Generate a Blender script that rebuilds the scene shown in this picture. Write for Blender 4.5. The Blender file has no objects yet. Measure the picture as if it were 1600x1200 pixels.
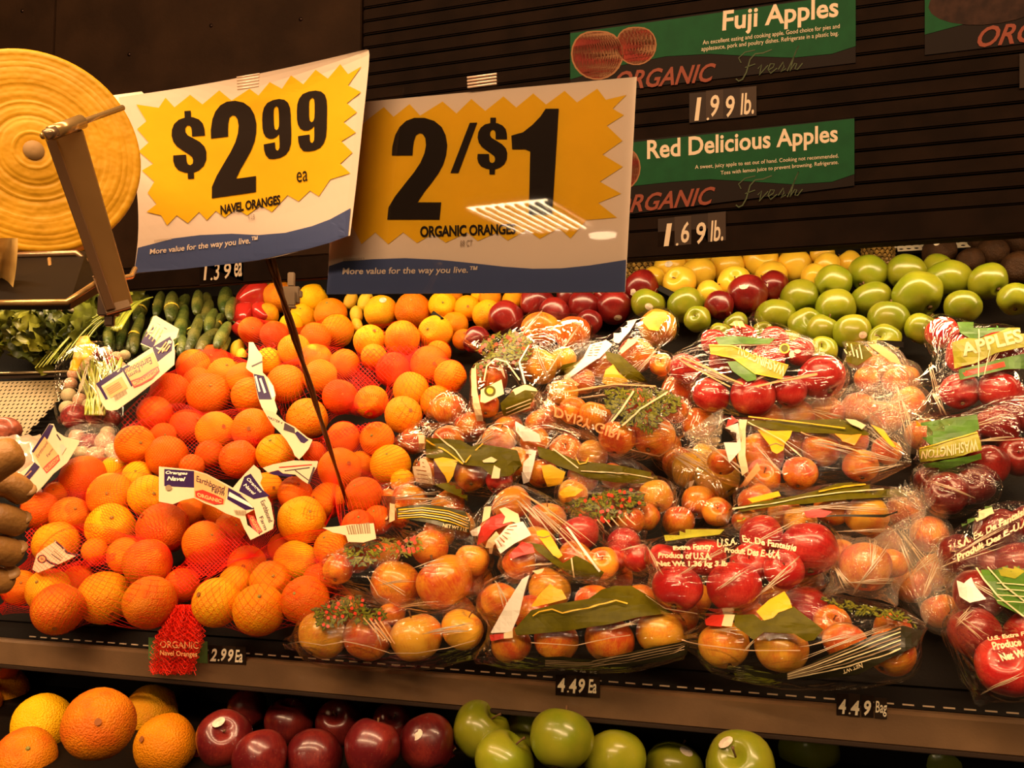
import bpy, bmesh, math, random
import numpy as np
from mathutils import Vector, Matrix, noise
from mathutils.bvhtree import BVHTree
from mathutils.geometry import tessellate_polygon

SC = bpy.context.scene
COL = SC.collection
R = math.radians
rnd = random.Random(7)

# ---------------------------------------------------------------- camera, light, exposure
F = 1400.0
YAW = R(17.3); PITCH = math.atan(102 / F)
CZ = 1.45
cd = bpy.data.cameras.new('camera'); cam = bpy.data.objects.new('camera', cd); COL.objects.link(cam)
cam.location = (0, 0, CZ); cam.rotation_euler = (R(90) + PITCH, 0, YAW)
cd.sensor_width = 36; cd.lens = 36 * F / 1600; cd.clip_start = 0.02
SC.camera = cam
SC.view_settings.view_transform = 'Standard'; SC.view_settings.look = 'None'
SC.view_settings.gamma = 1; SC.view_settings.use_curve_mapping = False
SC.view_settings.exposure = 0.0
WARM = (1.0, 0.63, 0.34)
w = bpy.data.worlds.new('world'); SC.world = w; w.use_nodes = True
w.node_tree.nodes['Background'].inputs[0].default_value = (1.0, 0.6, 0.3, 1)
w.node_tree.nodes['Background'].inputs[1].default_value = 0.02

def area(name, loc, target, sx, sy, power, col=WARM):
    d = bpy.data.lights.new(name, 'AREA'); d.shape = 'RECTANGLE'; d.size = sx; d.size_y = sy
    d.energy = power; d.color = col
    o = bpy.data.objects.new(name, d); COL.objects.link(o); o.location = loc
    o.rotation_euler = (Vector(target) - Vector(loc)).to_track_quat('-Z', 'Y').to_euler()
    return o
# the tube under the canopy, behind the header, and the ceiling rows over the aisle
area('canopy_tube', (-0.2, 1.60, CZ + 0.44), (-0.2, 1.72, CZ), 4.2, 0.05, 18, (1.0, 0.68, 0.36))
area('aisle_row_near', (0.1, 0.15, 3.05), (0.1, 1.45, CZ - .1), 3.6, 0.10, 92)
area('aisle_row_far', (-0.4, -1.3, 3.05), (0.1, 1.3, CZ), 4.2, 0.12, 115)

CM = Matrix.Rotation(YAW, 3, 'Z') @ Matrix.Rotation(R(90) + PITCH, 3, 'X')
C = Vector((0, 0, CZ))
def ray(px, py):
    return CM @ Vector(((px - 800) / F, (600 - py) / F, -1.0))
def at_d(px, py, d): return C + ray(px, py) * d
def at_Y(px, py, Y):
    r = ray(px, py); return C + r * (Y / r.y)
def at_plane(px, py, p, n):
    r = ray(px, py); return C + r * ((p - C).dot(n) / r.dot(n))
def depth(p): return (CM.transposed() @ (Vector(p) - C)).z * -1
def T(x0, y0, s):
    return lambda pts: [(x0 + p[0] / s, y0 + p[1] / s) + tuple(p[2:]) for p in pts]

# ---------------------------------------------------------------- materials
MATS = {}
def mat(name, col, rough=0.5, metal=0.0, spec=0.5, noise_amt=0.0, noise_scale=20, bump=0.0, bump_scale=200,
        col2=None, coat=0.0, emit=None, rand=0.0, sss=0.0, trans=0.0):
    if name in MATS: return MATS[name]
    m = bpy.data.materials.new(name); m.use_nodes = True; nt = m.node_tree; N = nt.nodes; L = nt.links
    b = N['Principled BSDF']
    b.inputs['Base Color'].default_value = (*col, 1); b.inputs['Roughness'].default_value = rough
    b.inputs['Metallic'].default_value = metal; b.inputs['Specular IOR Level'].default_value = spec
    b.inputs['Coat Weight'].default_value = coat; b.inputs['Coat Roughness'].default_value = 0.08
    if sss:
        b.inputs['Subsurface Weight'].default_value = sss; b.inputs['Subsurface Radius'].default_value = (1, .4, .1)
        b.inputs['Subsurface Scale'].default_value = .01
    tc = N.new('ShaderNodeTexCoord')
    src = None
    if noise_amt or col2:
        nz = N.new('ShaderNodeTexNoise'); nz.inputs['Scale'].default_value = noise_scale
        nz.inputs['Detail'].default_value = 4
        L.new(tc.outputs['Object'], nz.inputs['Vector'])
        mx = N.new('ShaderNodeMix'); mx.data_type = 'RGBA'
        c2 = col2 or tuple(c * (1 - noise_amt) for c in col)
        mx.inputs[6].default_value = (*col, 1); mx.inputs[7].default_value = (*c2, 1)
        mr = N.new('ShaderNodeMapRange'); mr.inputs[1].default_value = .38; mr.inputs[2].default_value = .62
        L.new(nz.outputs['Fac'], mr.inputs[0]); L.new(mr.outputs[0], mx.inputs[0])
        src = mx.outputs[2]
    if rand:
        oi = N.new('ShaderNodeObjectInfo'); hs = N.new('ShaderNodeHueSaturation')
        ma = N.new('ShaderNodeMapRange'); ma.inputs[3].default_value = .5 - rand * .03; ma.inputs[4].default_value = .5 + rand * .03
        mv = N.new('ShaderNodeMapRange'); mv.inputs[3].default_value = 1 - rand * .3; mv.inputs[4].default_value = 1 + rand * .15
        L.new(oi.outputs['Random'], ma.inputs[0]); L.new(oi.outputs['Random'], mv.inputs[0])
        L.new(ma.outputs[0], hs.inputs['Hue']); L.new(mv.outputs[0], hs.inputs['Value'])
        if src: L.new(src, hs.inputs['Color'])
        else: hs.inputs['Color'].default_value = (*col, 1)
        src = hs.outputs[0]
    if src: L.new(src, b.inputs['Base Color'])
    if bump:
        nb = N.new('ShaderNodeTexNoise'); nb.inputs['Scale'].default_value = bump_scale; nb.inputs['Detail'].default_value = 2
        L.new(tc.outputs['Object'], nb.inputs['Vector'])
        bp = N.new('ShaderNodeBump'); bp.inputs['Strength'].default_value = bump; bp.inputs['Distance'].default_value = .02
        L.new(nb.outputs['Fac'], bp.inputs['Height']); L.new(bp.outputs[0], b.inputs['Normal'])
    if emit:
        b.inputs['Emission Color'].default_value = (*emit[0], 1); b.inputs['Emission Strength'].default_value = emit[1]
    MATS[name] = m
    return m

def apple_mat(name, base, blush, amount, streak=True, rough=.28, speck=(.9, .7, .3)):
    """skin with a blush on one side, streaks down from the stem and pale specks"""
    if name in MATS: return MATS[name]
    m = bpy.data.materials.new(name); m.use_nodes = True; nt = m.node_tree; N = nt.nodes; L = nt.links
    b = N['Principled BSDF']; b.inputs['Roughness'].default_value = rough; b.inputs['Coat Weight'].default_value = .35
    b.inputs['Coat Roughness'].default_value = .15
    tc = N.new('ShaderNodeTexCoord'); oi = N.new('ShaderNodeObjectInfo')
    va = N.new('ShaderNodeVectorMath'); va.operation = 'ADD'
    L.new(tc.outputs['Object'], va.inputs[0]); L.new(oi.outputs['Random'], va.inputs[1])
    n1 = N.new('ShaderNodeTexNoise'); n1.inputs['Scale'].default_value = .9; n1.inputs['Detail'].default_value = 3
    L.new(va.outputs[0], n1.inputs['Vector'])
    mp = N.new('ShaderNodeMapping'); mp.inputs['Scale'].default_value = (7, 7, .7)
    L.new(va.outputs[0], mp.inputs['Vector'])
    n2 = N.new('ShaderNodeTexNoise'); n2.inputs['Scale'].default_value = 2.2; n2.inputs['Detail'].default_value = 3
    L.new(mp.outputs[0], n2.inputs['Vector'])
    ad = N.new('ShaderNodeMath'); ad.operation = 'MULTIPLY_ADD'; ad.inputs[1].default_value = .45 if streak else .05
    L.new(n2.outputs['Fac'], ad.inputs[0]); L.new(n1.outputs['Fac'], ad.inputs[2])
    mr = N.new('ShaderNodeMapRange'); c = .5 + (.22 if streak else .02) - (amount - .5) * .5
    mr.inputs[1].default_value = c - .13; mr.inputs[2].default_value = c + .13
    L.new(ad.outputs[0], mr.inputs[0])
    mx = N.new('ShaderNodeMix'); mx.data_type = 'RGBA'; mx.inputs[6].default_value = (*base, 1); mx.inputs[7].default_value = (*blush, 1)
    L.new(mr.outputs[0], mx.inputs[0])
    vo = N.new('ShaderNodeTexVoronoi'); vo.inputs['Scale'].default_value = 11; L.new(va.outputs[0], vo.inputs['Vector'])
    ms = N.new('ShaderNodeMapRange'); ms.inputs[1].default_value = .06; ms.inputs[2].default_value = .10
    ms.inputs[3].default_value = .35; ms.inputs[4].default_value = 0
    L.new(vo.outputs['Distance'], ms.inputs[0])
    m2 = N.new('ShaderNodeMix'); m2.data_type = 'RGBA'; m2.inputs[7].default_value = (*speck, 1)
    L.new(ms.outputs[0], m2.inputs[0]); L.new(mx.outputs[2], m2.inputs[6])
    hs = N.new('ShaderNodeHueSaturation'); mv = N.new('ShaderNodeMapRange'); mv.inputs[3].default_value = .82; mv.inputs[4].default_value = 1.12
    L.new(oi.outputs['Random'], mv.inputs[0]); L.new(mv.outputs[0], hs.inputs['Value']); L.new(m2.outputs[2], hs.inputs['Color'])
    L.new(hs.outputs[0], b.inputs['Base Color'])
    MATS[name] = m
    return m

def film_mat(name, milky=0.03, gloss=0.10, bump=.5, tint=(1, .97, .9), sc=(34, 3.0, 1), rough=.09):
    """clear film: mostly see-through with sharp sheen on folds that run towards the gathered neck"""
    if name in MATS: return MATS[name]
    m = bpy.data.materials.new(name); m.use_nodes = True; nt = m.node_tree; N = nt.nodes; L = nt.links
    N.remove(N['Principled BSDF']); out = N['Material Output']
    tr = N.new('ShaderNodeBsdfTransparent'); tr.inputs[0].default_value = (*tint, 1)
    gl = N.new('ShaderNodeBsdfGlossy'); gl.inputs['Roughness'].default_value = rough; gl.inputs['Color'].default_value = (1, 1, 1, 1)
    df = N.new('ShaderNodeBsdfDiffuse'); df.inputs['Color'].default_value = (.9, .82, .7, 1)
    lw = N.new('ShaderNodeFresnel'); lw.inputs['IOR'].default_value = 1.5
    tc = N.new('ShaderNodeTexCoord'); mp = N.new('ShaderNodeMapping'); mp.inputs['Scale'].default_value = sc
    L.new(tc.outputs['UV'], mp.inputs['Vector'])
    n1 = N.new('ShaderNodeTexNoise'); n1.inputs['Scale'].default_value = 1.0; n1.inputs['Detail'].default_value = 3; n1.inputs['Distortion'].default_value = .9
    L.new(mp.outputs[0], n1.inputs['Vector'])
    n2 = N.new('ShaderNodeTexNoise'); n2.inputs['Scale'].default_value = 24; n2.inputs['Detail'].default_value = 2; n2.inputs['Distortion'].default_value = 1.5
    L.new(tc.outputs['Object'], n2.inputs['Vector'])
    rd = N.new('ShaderNodeMath'); rd.operation = 'SUBTRACT'; rd.inputs[1].default_value = .5
    ab = N.new('ShaderNodeMath'); ab.operation = 'ABSOLUTE'
    L.new(n1.outputs['Fac'], rd.inputs[0]); L.new(rd.outputs[0], ab.inputs[0])
    sm = N.new('ShaderNodeMath'); sm.operation = 'MULTIPLY_ADD'; sm.inputs[1].default_value = -4.5
    L.new(ab.outputs[0], sm.inputs[0]); L.new(n2.outputs['Fac'], sm.inputs[2])
    bp = N.new('ShaderNodeBump'); bp.inputs['Strength'].default_value = bump; bp.inputs['Distance'].default_value = .0045
    L.new(sm.outputs[0], bp.inputs['Height'])
    for x in (gl, lw): L.new(bp.outputs[0], x.inputs['Normal'])
    mg = N.new('ShaderNodeMath'); mg.operation = 'MULTIPLY_ADD'; mg.inputs[1].default_value = .55; mg.inputs[2].default_value = gloss
    mg.use_clamp = True; L.new(lw.outputs[0], mg.inputs[0])
    mn = N.new('ShaderNodeMath'); mn.operation = 'MINIMUM'; mn.inputs[1].default_value = .21; L.new(mg.outputs[0], mn.inputs[0]); mg = mn
    s1 = N.new('ShaderNodeMixShader'); s1.inputs[0].default_value = milky; L.new(tr.outputs[0], s1.inputs[1]); L.new(df.outputs[0], s1.inputs[2])
    s2 = N.new('ShaderNodeMixShader'); L.new(mg.outputs[0], s2.inputs[0]); L.new(s1.outputs[0], s2.inputs[1]); L.new(gl.outputs[0], s2.inputs[2])
    L.new(s2.outputs[0], out.inputs['Surface'])
    MATS[name] = m
    return m

ORANGE = mat('orange_peel', (.95, .30, .004), .42, spec=.2, bump=.35, bump_scale=18, rand=1.0, col2=(.98, .36, .006), noise_scale=1.4, sss=.0)
ORANGE_D = mat('orange_peel_deep', (.95, .215, .002), .42, spec=.2, bump=.35, bump_scale=18, rand=.8, col2=(.95, .25, .008), noise_scale=1.4)
ORANGE_Y = mat('orange_peel_pale', (.98, .40, .008), .42, spec=.2, bump=.35, bump_scale=18, rand=.8, col2=(.95, .29, .01), noise_scale=1.4)
LEMON = mat('lemon_peel', (.95, .62, .03), .35, bump=.3, bump_scale=16, rand=.5)
FUJI = apple_mat('fuji_skin', (.78, .33, .025), (.62, .085, .015), .46)
FUJI_Y = apple_mat('fuji_pale_skin', (.85, .46, .04), (.74, .22, .03), .35)
REDD = apple_mat('red_skin', (.25, .014, .010), (.14, .005, .006), .5)
REDB = apple_mat('bright_red_skin', (.60, .05, .035), (.42, .010, .012), .55)
DARKR = apple_mat('dark_red_skin', (.20, .018, .012), (.10, .006, .008), .55, rough=.3)
GREEN = apple_mat('green_skin', (.21, .26, .009), (.30, .30, .015), .5, streak=False, speck=(.75, .75, .3))
GOLD = apple_mat('golden_skin', (.85, .56, .04), (.80, .48, .035), .45, streak=False, speck=(.7, .5, .1))
BROWN = mat('brown_skin', (.055, .022, .007), .6, spec=.2, bump=.3, bump_scale=12, noise_amt=.4, noise_scale=2)
STEM = mat('stem_brown', (.16, .08, .03), .8)
BUTTON = mat('stem_button', (.30, .26, .04), .7)
NAVEL = mat('navel_dark', (.35, .10, .01), .7)
STICK = mat('sticker_paper', (.85, .72, .55), .4, noise_amt=.35, noise_scale=4)
NET = mat('red_net', (.86, .02, .006), .5, spec=.2)
FILM = film_mat('clear_film', .003, .008, .65, sc=(16, 2.2, 1), rough=.05)
FILM_R = film_mat('clear_film_rucked', .07, .02, .8, sc=(22, 5, 1), rough=.08)
TIE = mat('red_tie', (.85, .03, .02), .4)
OLIVE = mat('print_olive', (.115, .098, .003), .45, spec=.12, noise_amt=.25, noise_scale=60)
LEAF = mat('print_leaf', (.22, .22, .018), .35, spec=.25, noise_amt=.6, noise_scale=200)
LEAFD = mat('print_leaf_dark', (.02, .03, .008), .4)
BERRY = mat('print_berry', (.72, .05, .02), .35)
PYEL = mat('print_yellow', (.90, .52, .015), .4, noise_amt=.1, noise_scale=50)
CREAM = mat('print_cream', (.82, .66, .36), .45)
WHITE = mat('print_white', (.85, .80, .68), .4)
PRED = mat('print_red', (.55, .03, .015), .4)
PGRN = mat('print_green', (.09, .22, .02), .4, noise_amt=.3, noise_scale=40)
PLIME = mat('print_lime', (.42, .40, .03), .4, noise_amt=.25, noise_scale=50)
PDARK = mat('print_dark', (.02, .018, .006), .35)
PNAVY = mat('print_navy', (.030, .008, .065), .5, spec=.15)
PPEACH = mat('print_peach', (.80, .40, .15), .5, spec=.25)
PAPER = mat('label_paper', (.72, .58, .36), .5, spec=.25)
BLACK = mat('black_paint', (.008, .005, .003), .55, spec=.15, noise_amt=.3, noise_scale=9, bump=.02, bump_scale=300)

# ---------------------------------------------------------------- objects
def link(name, me, m=None, parent=None, loc=None):
    o = bpy.data.objects.new(name, me); COL.objects.link(o)
    if m is not None and me is not None and not me.materials: me.materials.append(m)
    if parent is not None: o.parent = parent
    if loc is not None: o.location = loc
    return o
def tag(o, label, cat, group=None, kind=None):
    o['label'] = label; o['category'] = cat
    if group: o['group'] = group
    if kind: o['kind'] = kind
    return o
def empty(name, loc=(0, 0, 0)):
    o = bpy.data.objects.new(name, None); COL.objects.link(o); o.location = loc; o.empty_display_size = .02
    return o
def mesh(name, vs, fs, smooth=False, uvs=None):
    me = bpy.data.meshes.new(name); me.from_pydata([tuple(v) for v in vs], [], fs)
    if uvs is not None:
        l = me.uv_layers.new(name='UVMap')
        vi = np.empty(len(me.loops), dtype=np.int32); me.loops.foreach_get('vertex_index', vi)
        l.data.foreach_set('uv', np.asarray(uvs, dtype=np.float32)[vi].ravel())
    if smooth: me.polygons.foreach_set('use_smooth', [True] * len(me.polygons))
    me.update(); return me
def from_bm(name, bm, smooth=False):
    me = bpy.data.meshes.new(name); bm.to_mesh(me); bm.free()
    if smooth: me.polygons.foreach_set('use_smooth', [True] * len(me.polygons))
    return me
def local(o, me, loc):
    """shift a world-space mesh so the object can sit at loc"""
    me.transform(Matrix.Translation(-Vector(loc))); o.location = loc
def box_me(name, x0, x1, y0, y1, z0, z1, bev=0.0):
    bm = bmesh.new(); bmesh.ops.create_cube(bm, size=1)
    for v in bm.verts:
        v.co = Vector(((x0 + x1) / 2 + v.co.x * (x1 - x0), (y0 + y1) / 2 + v.co.y * (y1 - y0), (z0 + z1) / 2 + v.co.z * (z1 - z0)))
    if bev: bmesh.ops.bevel(bm, geom=bm.edges[:], offset=bev, segments=2, affect='EDGES')
    return from_bm(name, bm)
def tube_me(name, pts, rad, seg=10, cap=True, flat=1.0):
    pts = [Vector(p) for p in pts]; n = len(pts)
    rads = rad if isinstance(rad, (list, tuple)) else [rad] * n
    vs, fs = [], []; up = None
    for i, p in enumerate(pts):
        t = (pts[min(i + 1, n - 1)] - pts[max(i - 1, 0)]).normalized()
        if up is None:
            up = Vector((0, 0, 1)) if abs(t.z) < .9 else Vector((0, 1, 0))
        a = t.cross(up).normalized(); b = a.cross(t).normalized(); up = b
        for k in range(seg):
            an = 2 * math.pi * k / seg
            vs.append(p + (a * math.cos(an) + b * math.sin(an) * flat) * rads[i])
    for i in range(n - 1):
        for k in range(seg):
            k2 = (k + 1) % seg
            fs.append((i * seg + k, i * seg + k2, (i + 1) * seg + k2, (i + 1) * seg + k))
    if cap:
        fs.append(tuple(reversed(range(seg)))); fs.append(tuple(range((n - 1) * seg, n * seg)))
    return mesh(name, vs, fs, True)
def oriented_box(name, p0, p1, w, t, face=None, bev=.0008):
    """a bar from p0 to p1, w wide, t thick, its broad side towards face"""
    p0, p1 = Vector(p0), Vector(p1); ax = (p1 - p0); L_ = ax.length; ax.normalize()
    f = (face or (C - p0)).normalized(); wv = ax.cross(f).normalized(); tv = wv.cross(ax).normalized()
    bm = bmesh.new(); bmesh.ops.create_cube(bm, size=1)
    for v in bm.verts:
        v.co = p0 + ax * (v.co.x + .5) * L_ + wv * v.co.y * w + tv * v.co.z * t
    if bev: bmesh.ops.bevel(bm, geom=bm.edges[:], offset=bev, segments=1, affect='EDGES')
    bm.normal_update(); bmesh.ops.recalc_face_normals(bm, faces=bm.faces)
    return from_bm(name, bm)

# ---------------------------------------------------------------- printing onto surfaces
def bvh_of(vs, fs): return BVHTree.FromPolygons([Vector(v) for v in vs], fs)
def grid_cut(bm, step):
    if not bm.verts: return
    for ax in (0, 1):
        lo = min(v.co[ax] for v in bm.verts); hi = max(v.co[ax] for v in bm.verts)
        k = math.ceil((lo + .01) / step)
        while k * step < hi - .01:
            co = Vector((0, 0, 0)); co[ax] = k * step; no = Vector((0, 0, 0)); no[ax] = 1
            bmesh.ops.bisect_plane(bm, geom=bm.verts[:] + bm.edges[:] + bm.faces[:], plane_co=co, plane_no=no)
            k += 1
def drop(bm, surf, off, name, m, parent):
    """bm is in picture units on a flat sheet; lay it on surf (a BVH, or a function px,py -> point)"""
    hits = []; ds = []
    for v in bm.verts:
        px, py = v.co.x, v.co.y
        if isinstance(surf, BVHTree):
            r = ray(px, py); h = surf.ray_cast(C, r)
            if h[0] is None: hits.append(None)
            else:
                nn = h[1] if h[1].dot(r) < 0 else -h[1]
                hits.append(h[0] - r.normalized() * off * .7 + nn * off * .5); ds.append(depth(h[0]))
        else:
            p = surf(px, py); hits.append(p + (C - p).normalized() * off); ds.append(1)
    if not ds: bm.free(); return None
    md = sum(ds) / len(ds)
    bad = []
    for v, h in zip(bm.verts, hits):
        if h is None: bad.append(v); v.co = at_d(v.co.x, v.co.y, md)
        else: v.co = h
    if bad: bmesh.ops.delete(bm, geom=bad, context='VERTS')
    if not bm.faces: bm.free(); return None
    me = from_bm(name, bm); 
    return link(name, me, m, parent)
def poly_bm(contours, step=None):
    bm = bmesh.new()
    if isinstance(contours[0][0], (int, float)): contours = [contours]
    cs = [[Vector((p[0], p[1], 0)) for p in c] for c in contours]
    flat = [p for c in cs for p in c]; vs = [bm.verts.new(p) for p in flat]
    for t in tessellate_polygon(cs):
        try: bm.faces.new([vs[i] for i in t])
        except ValueError: pass
    if step: grid_cut(bm, step)
    return bm
def shape(contours, surf, m, parent, off=.001, name='print_panel', step=9):
    return drop(poly_bm(contours, step), surf, off, name, m, parent)
TXT = {}
def text_verts(body, bold, italic, spacing):
    key = (body, bold, italic, spacing)
    if key not in TXT:
        cu = bpy.data.curves.new('t', 'FONT'); cu.body = body; cu.offset = bold; cu.shear = italic; cu.space_character = spacing
        cu.resolution_u = 3
        ob = bpy.data.objects.new('t', cu); COL.objects.link(ob)
        bpy.context.view_layer.update()
        me = bpy.data.meshes.new_from_object(ob.evaluated_get(bpy.context.evaluated_depsgraph_get()))
        TXT[key] = ([tuple(v.co) for v in me.vertices], [tuple(p.vertices) for p in me.polygons])
        bpy.data.objects.remove(ob); bpy.data.curves.remove(cu); bpy.data.meshes.remove(me)
    return TXT[key]
def text(body, quad, surf, m, parent, bold=0.0, italic=0.0, spacing=1.0, off=.0014, step=None, name='lettering'):
    """quad: picture positions of the box's top left, top right, bottom right, bottom left"""
    vs, fs = text_verts(body, bold, italic, spacing)
    x0 = min(v[0] for v in vs); x1 = max(v[0] for v in vs); y0 = min(v[1] for v in vs); y1 = max(v[1] for v in vs)
    tl, tr, br, bl = [Vector((q[0], q[1], 0)) for q in quad]
    bm = bmesh.new(); bv = []
    for v in vs:
        a = (v[0] - x0) / (x1 - x0); b = (v[1] - y0) / (y1 - y0)
        bv.append(bm.verts.new((bl * (1 - a) + br * a) * (1 - b) + (tl * (1 - a) + tr * a) * b))
    for f in fs:
        try: bm.faces.new([bv[i] for i in f])
        except ValueError: pass
    if step: grid_cut(bm, step)
    return drop(bm, surf, off, name, m, parent)
def stroke(pts, wd, surf, m, parent, off=.0014, name='print_glint_line', step=None):
    bm = bmesh.new(); P = [Vector((p[0], p[1], 0)) for p in pts]; L_, R_ = [], []
    Q = [P[0]]
    for a, b in zip(P, P[1:]):
        k = max(1, int((b - a).length / (step or 8)))
        Q += [a.lerp(b, (i + 1) / k) for i in range(k)]
    for i, p in enumerate(Q):
        t = (Q[min(i + 1, len(Q) - 1)] - Q[max(i - 1, 0)]); t = t.normalized() if t.length else Vector((1, 0, 0))
        nrm = Vector((-t.y, t.x, 0)) * wd / 2
        L_.append(bm.verts.new(p + nrm)); R_.append(bm.verts.new(p - nrm))
    for i in range(len(Q) - 1): bm.faces.new((L_[i], L_[i + 1], R_[i + 1], R_[i]))
    return drop(bm, surf, off, name, m, parent)
def inside(p, poly):
    x, y = p; c = False; j = len(poly) - 1
    for i in range(len(poly)):
        xi, yi = poly[i][:2]; xj, yj = poly[j][:2]
        if (yi > y) != (yj > y) and x < (xj - xi) * (y - yi) / (yj - yi) + xi: c = not c
        j = i
    return c
def foliage(poly, surf, parent, dens=.055, berries=True, size=.95, off=.0014):
    """printed wreath: little pointed leaves and berries inside poly"""
    x0 = min(p[0] for p in poly); x1 = max(p[0] for p in poly); y0 = min(p[1] for p in poly); y1 = max(p[1] for p in poly)
    n = int((x1 - x0) * (y1 - y0) * dens)
    bms = [bmesh.new(), bmesh.new(), bmesh.new()]
    for i in range(n):
        p = (rnd.uniform(x0, x1), rnd.uniform(y0, y1))
        if not inside(p, poly): continue
        cx, cy = sum(q[0] for q in poly) / len(poly), sum(q[1] for q in poly) / len(poly)
        a = math.atan2(p[1] - cy, p[0] - cx) + rnd.uniform(-1.1, 1.1)
        for b_, ln, wd in ((bms[1], 6.2 * size, 2.3 * size), (bms[0], 5.0 * size, 1.45 * size)):
            d = Vector((math.cos(a), math.sin(a), 0)); s = Vector((-d.y, d.x, 0)); q = Vector((*p, 0))
            vv = [b_.verts.new(q + d * ln * u + s * wd * k) for u, k in ((-1, 0), (-.3, 1), (.4, .8), (1, 0), (.4, -.8), (-.3, -1))]
            b_.faces.new(vv)
        if berries and rnd.random() < .10:
            vv = [bms[2].verts.new((p[0] + 3.1 * size * math.cos(k * 1.047), p[1] + 3.1 * size * math.sin(k * 1.047), 0)) for k in range(6)]
            bms[2].faces.new(vv)
    for b_, m, nm, o in ((bms[1], LEAFD, 'printed_leaf_outline', off), (bms[0], LEAF, 'printed_foliage', off + .0005), (bms[2], BERRY, 'printed_berries', off + .001)):
        if b_.faces:
            ob = drop(b_, surf, o, nm, m, parent)
            if ob: ob['kind'] = 'stuff'
        else: b_.free()

# ---------------------------------------------------------------- fruit shapes (unit radius)
def lathe(name, prof, seg=28, wob=0.0, lobes=0, seed=0, cap=True):
    vs, fs = [], []
    for i, (r_, z) in enumerate(prof):
        for k in range(seg):
            a = 2 * math.pi * k / seg
            q = 1 + wob * noise.noise(Vector((math.cos(a) * 1.2, math.sin(a) * 1.2, z * 1.2 + seed * 9.7)))
            if lobes: q *= 1 + .035 * math.cos(lobes * a + seed) * (1 if z < 0 else .5)
            vs.append((r_ * q * math.cos(a), r_ * q * math.sin(a), z))
    n = len(prof)
    for i in range(n - 1):
        for k in range(seg):
            k2 = (k + 1) % seg
            fs.append((i * seg + k, i * seg + k2, (i + 1) * seg + k2, (i + 1) * seg + k))
    if cap:
        fs.append(tuple(reversed(range(seg)))); fs.append(tuple(range((n - 1) * seg, n * seg)))
    return mesh(name, vs, fs, True)
def arc(n, f): return [f(i / (n - 1)) for i in range(n)]
def orange_prof(dimple, pear=0.0):
    out = []
    for i in range(19):
        a = -math.pi / 2 + math.pi * (.02 + .96 * i / 18)
        r_ = math.cos(a); z = math.sin(a) * (.96 + pear * max(0, math.sin(a)))
        r_ *= 1 - pear * .35 * max(0, math.sin(a))
        if z > .9: z -= dimple * (z - .9) * 3
        out.append((r_, z))
    return out
def apple_prof(h=.92, neck=.0, deep=.28):
    out = []
    for i in range(25):
        t = i / 24; a = -math.pi / 2 + math.pi * t
        r_ = math.cos(a) ** .82 if math.cos(a) > 0 else 0
        z = math.sin(a) * h
        r_ *= 1 + .06 * math.sin(a) - neck * max(0, -math.sin(a)) * .35
        if t > .86: z -= deep * ((t - .86) / .14) ** 1.5
        if t < .10: z += .14 * ((.10 - t) / .10) ** 1.3
        out.append((max(r_, .03), z))
    return out
ME = {
    'orange': [lathe('orange_a', orange_prof(.3), 28, .04, 0, 1), lathe('orange_b', orange_prof(.2, .05), 28, .05, 0, 2), lathe('orange_c', orange_prof(.35, .1), 28, .06, 0, 3)],
    'apple': [lathe('apple_a', apple_prof(.9), 28, .05, 5, 1), lathe('apple_b', apple_prof(.86), 28, .06, 5, 2)],
    'tall': [lathe('apple_c', apple_prof(1.02, .5), 28, .05, 5, 3), lathe('apple_d', apple_prof(.98, .4), 28, .06, 5, 4)],
    'lemon': [lathe('lemon_a', [(max(.03, math.cos(a) ** .8 if math.cos(a) > 0 else .03) * .82, math.sin(a) * 1.12 + (.1 if math.sin(a) > .985 else 0)) for a in [(-.5 + i / 20) * math.pi for i in range(21)]], 20, .04)],
}
def button_me():
    bm = bmesh.new(); bmesh.ops.create_circle(bm, cap_ends=True, radius=.085, segments=7)
    for v in bm.verts: v.co.z = .905
    e = bmesh.ops.extrude_face_region(bm, geom=bm.faces[:]); 
    for v in [g for g in e['geom'] if isinstance(g, bmesh.types.BMVert)]: v.co.z = .965; v.co.x *= .6; v.co.y *= .6
    return from_bm('stem_button', bm)
def navel_me():
    bm = bmesh.new(); bmesh.ops.create_cone(bm, cap_ends=True, radius1=.10, radius2=.05, depth=.07, segments=9)
    for v in bm.verts: v.co.z = -.985 + v.co.z * .8
    return from_bm('navel', bm)
BUT = button_me(); BUT.materials.append(BUTTON); NAV = navel_me(); NAV.materials.append(NAVEL)
STM = tube_me('stem', [(0, 0, .55), (.03, 0, .75), (.08, .02, .95), (.12, .03, 1.04)], [.035, .03, .035, .05], 6); STM.materials.append(STEM)
CAL = tube_me('calyx', [(0, 0, -.86), (0, 0, -.74)], [.13, .05], 5); CAL.materials.append(STEM)
def stick_me():
    vs = [(0, 0, 1.0)]; fs = []
    for k in range(12): vs.append((.24 * math.cos(k * math.pi / 6), .19 * math.sin(k * math.pi / 6), .965))
    for k in range(12): fs.append((0, 1 + k, 1 + (k + 1) % 12))
    return mesh('sticker', vs, fs)
STI = stick_me(); STI.materials.append(STICK)
# ---------------------------------------------------------------- the sloping deck that carries everything
SLOPE = R(42.4)
P0 = Vector((0, 1.20, CZ - .31)); NRM = Vector((0, -math.sin(SLOPE), math.cos(SLOPE)))
def bed(px, py, t): return at_plane(px, py, P0 + NRM * t, NRM)
def t_of(p): return (Vector(p) - P0).dot(NRM)

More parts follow.
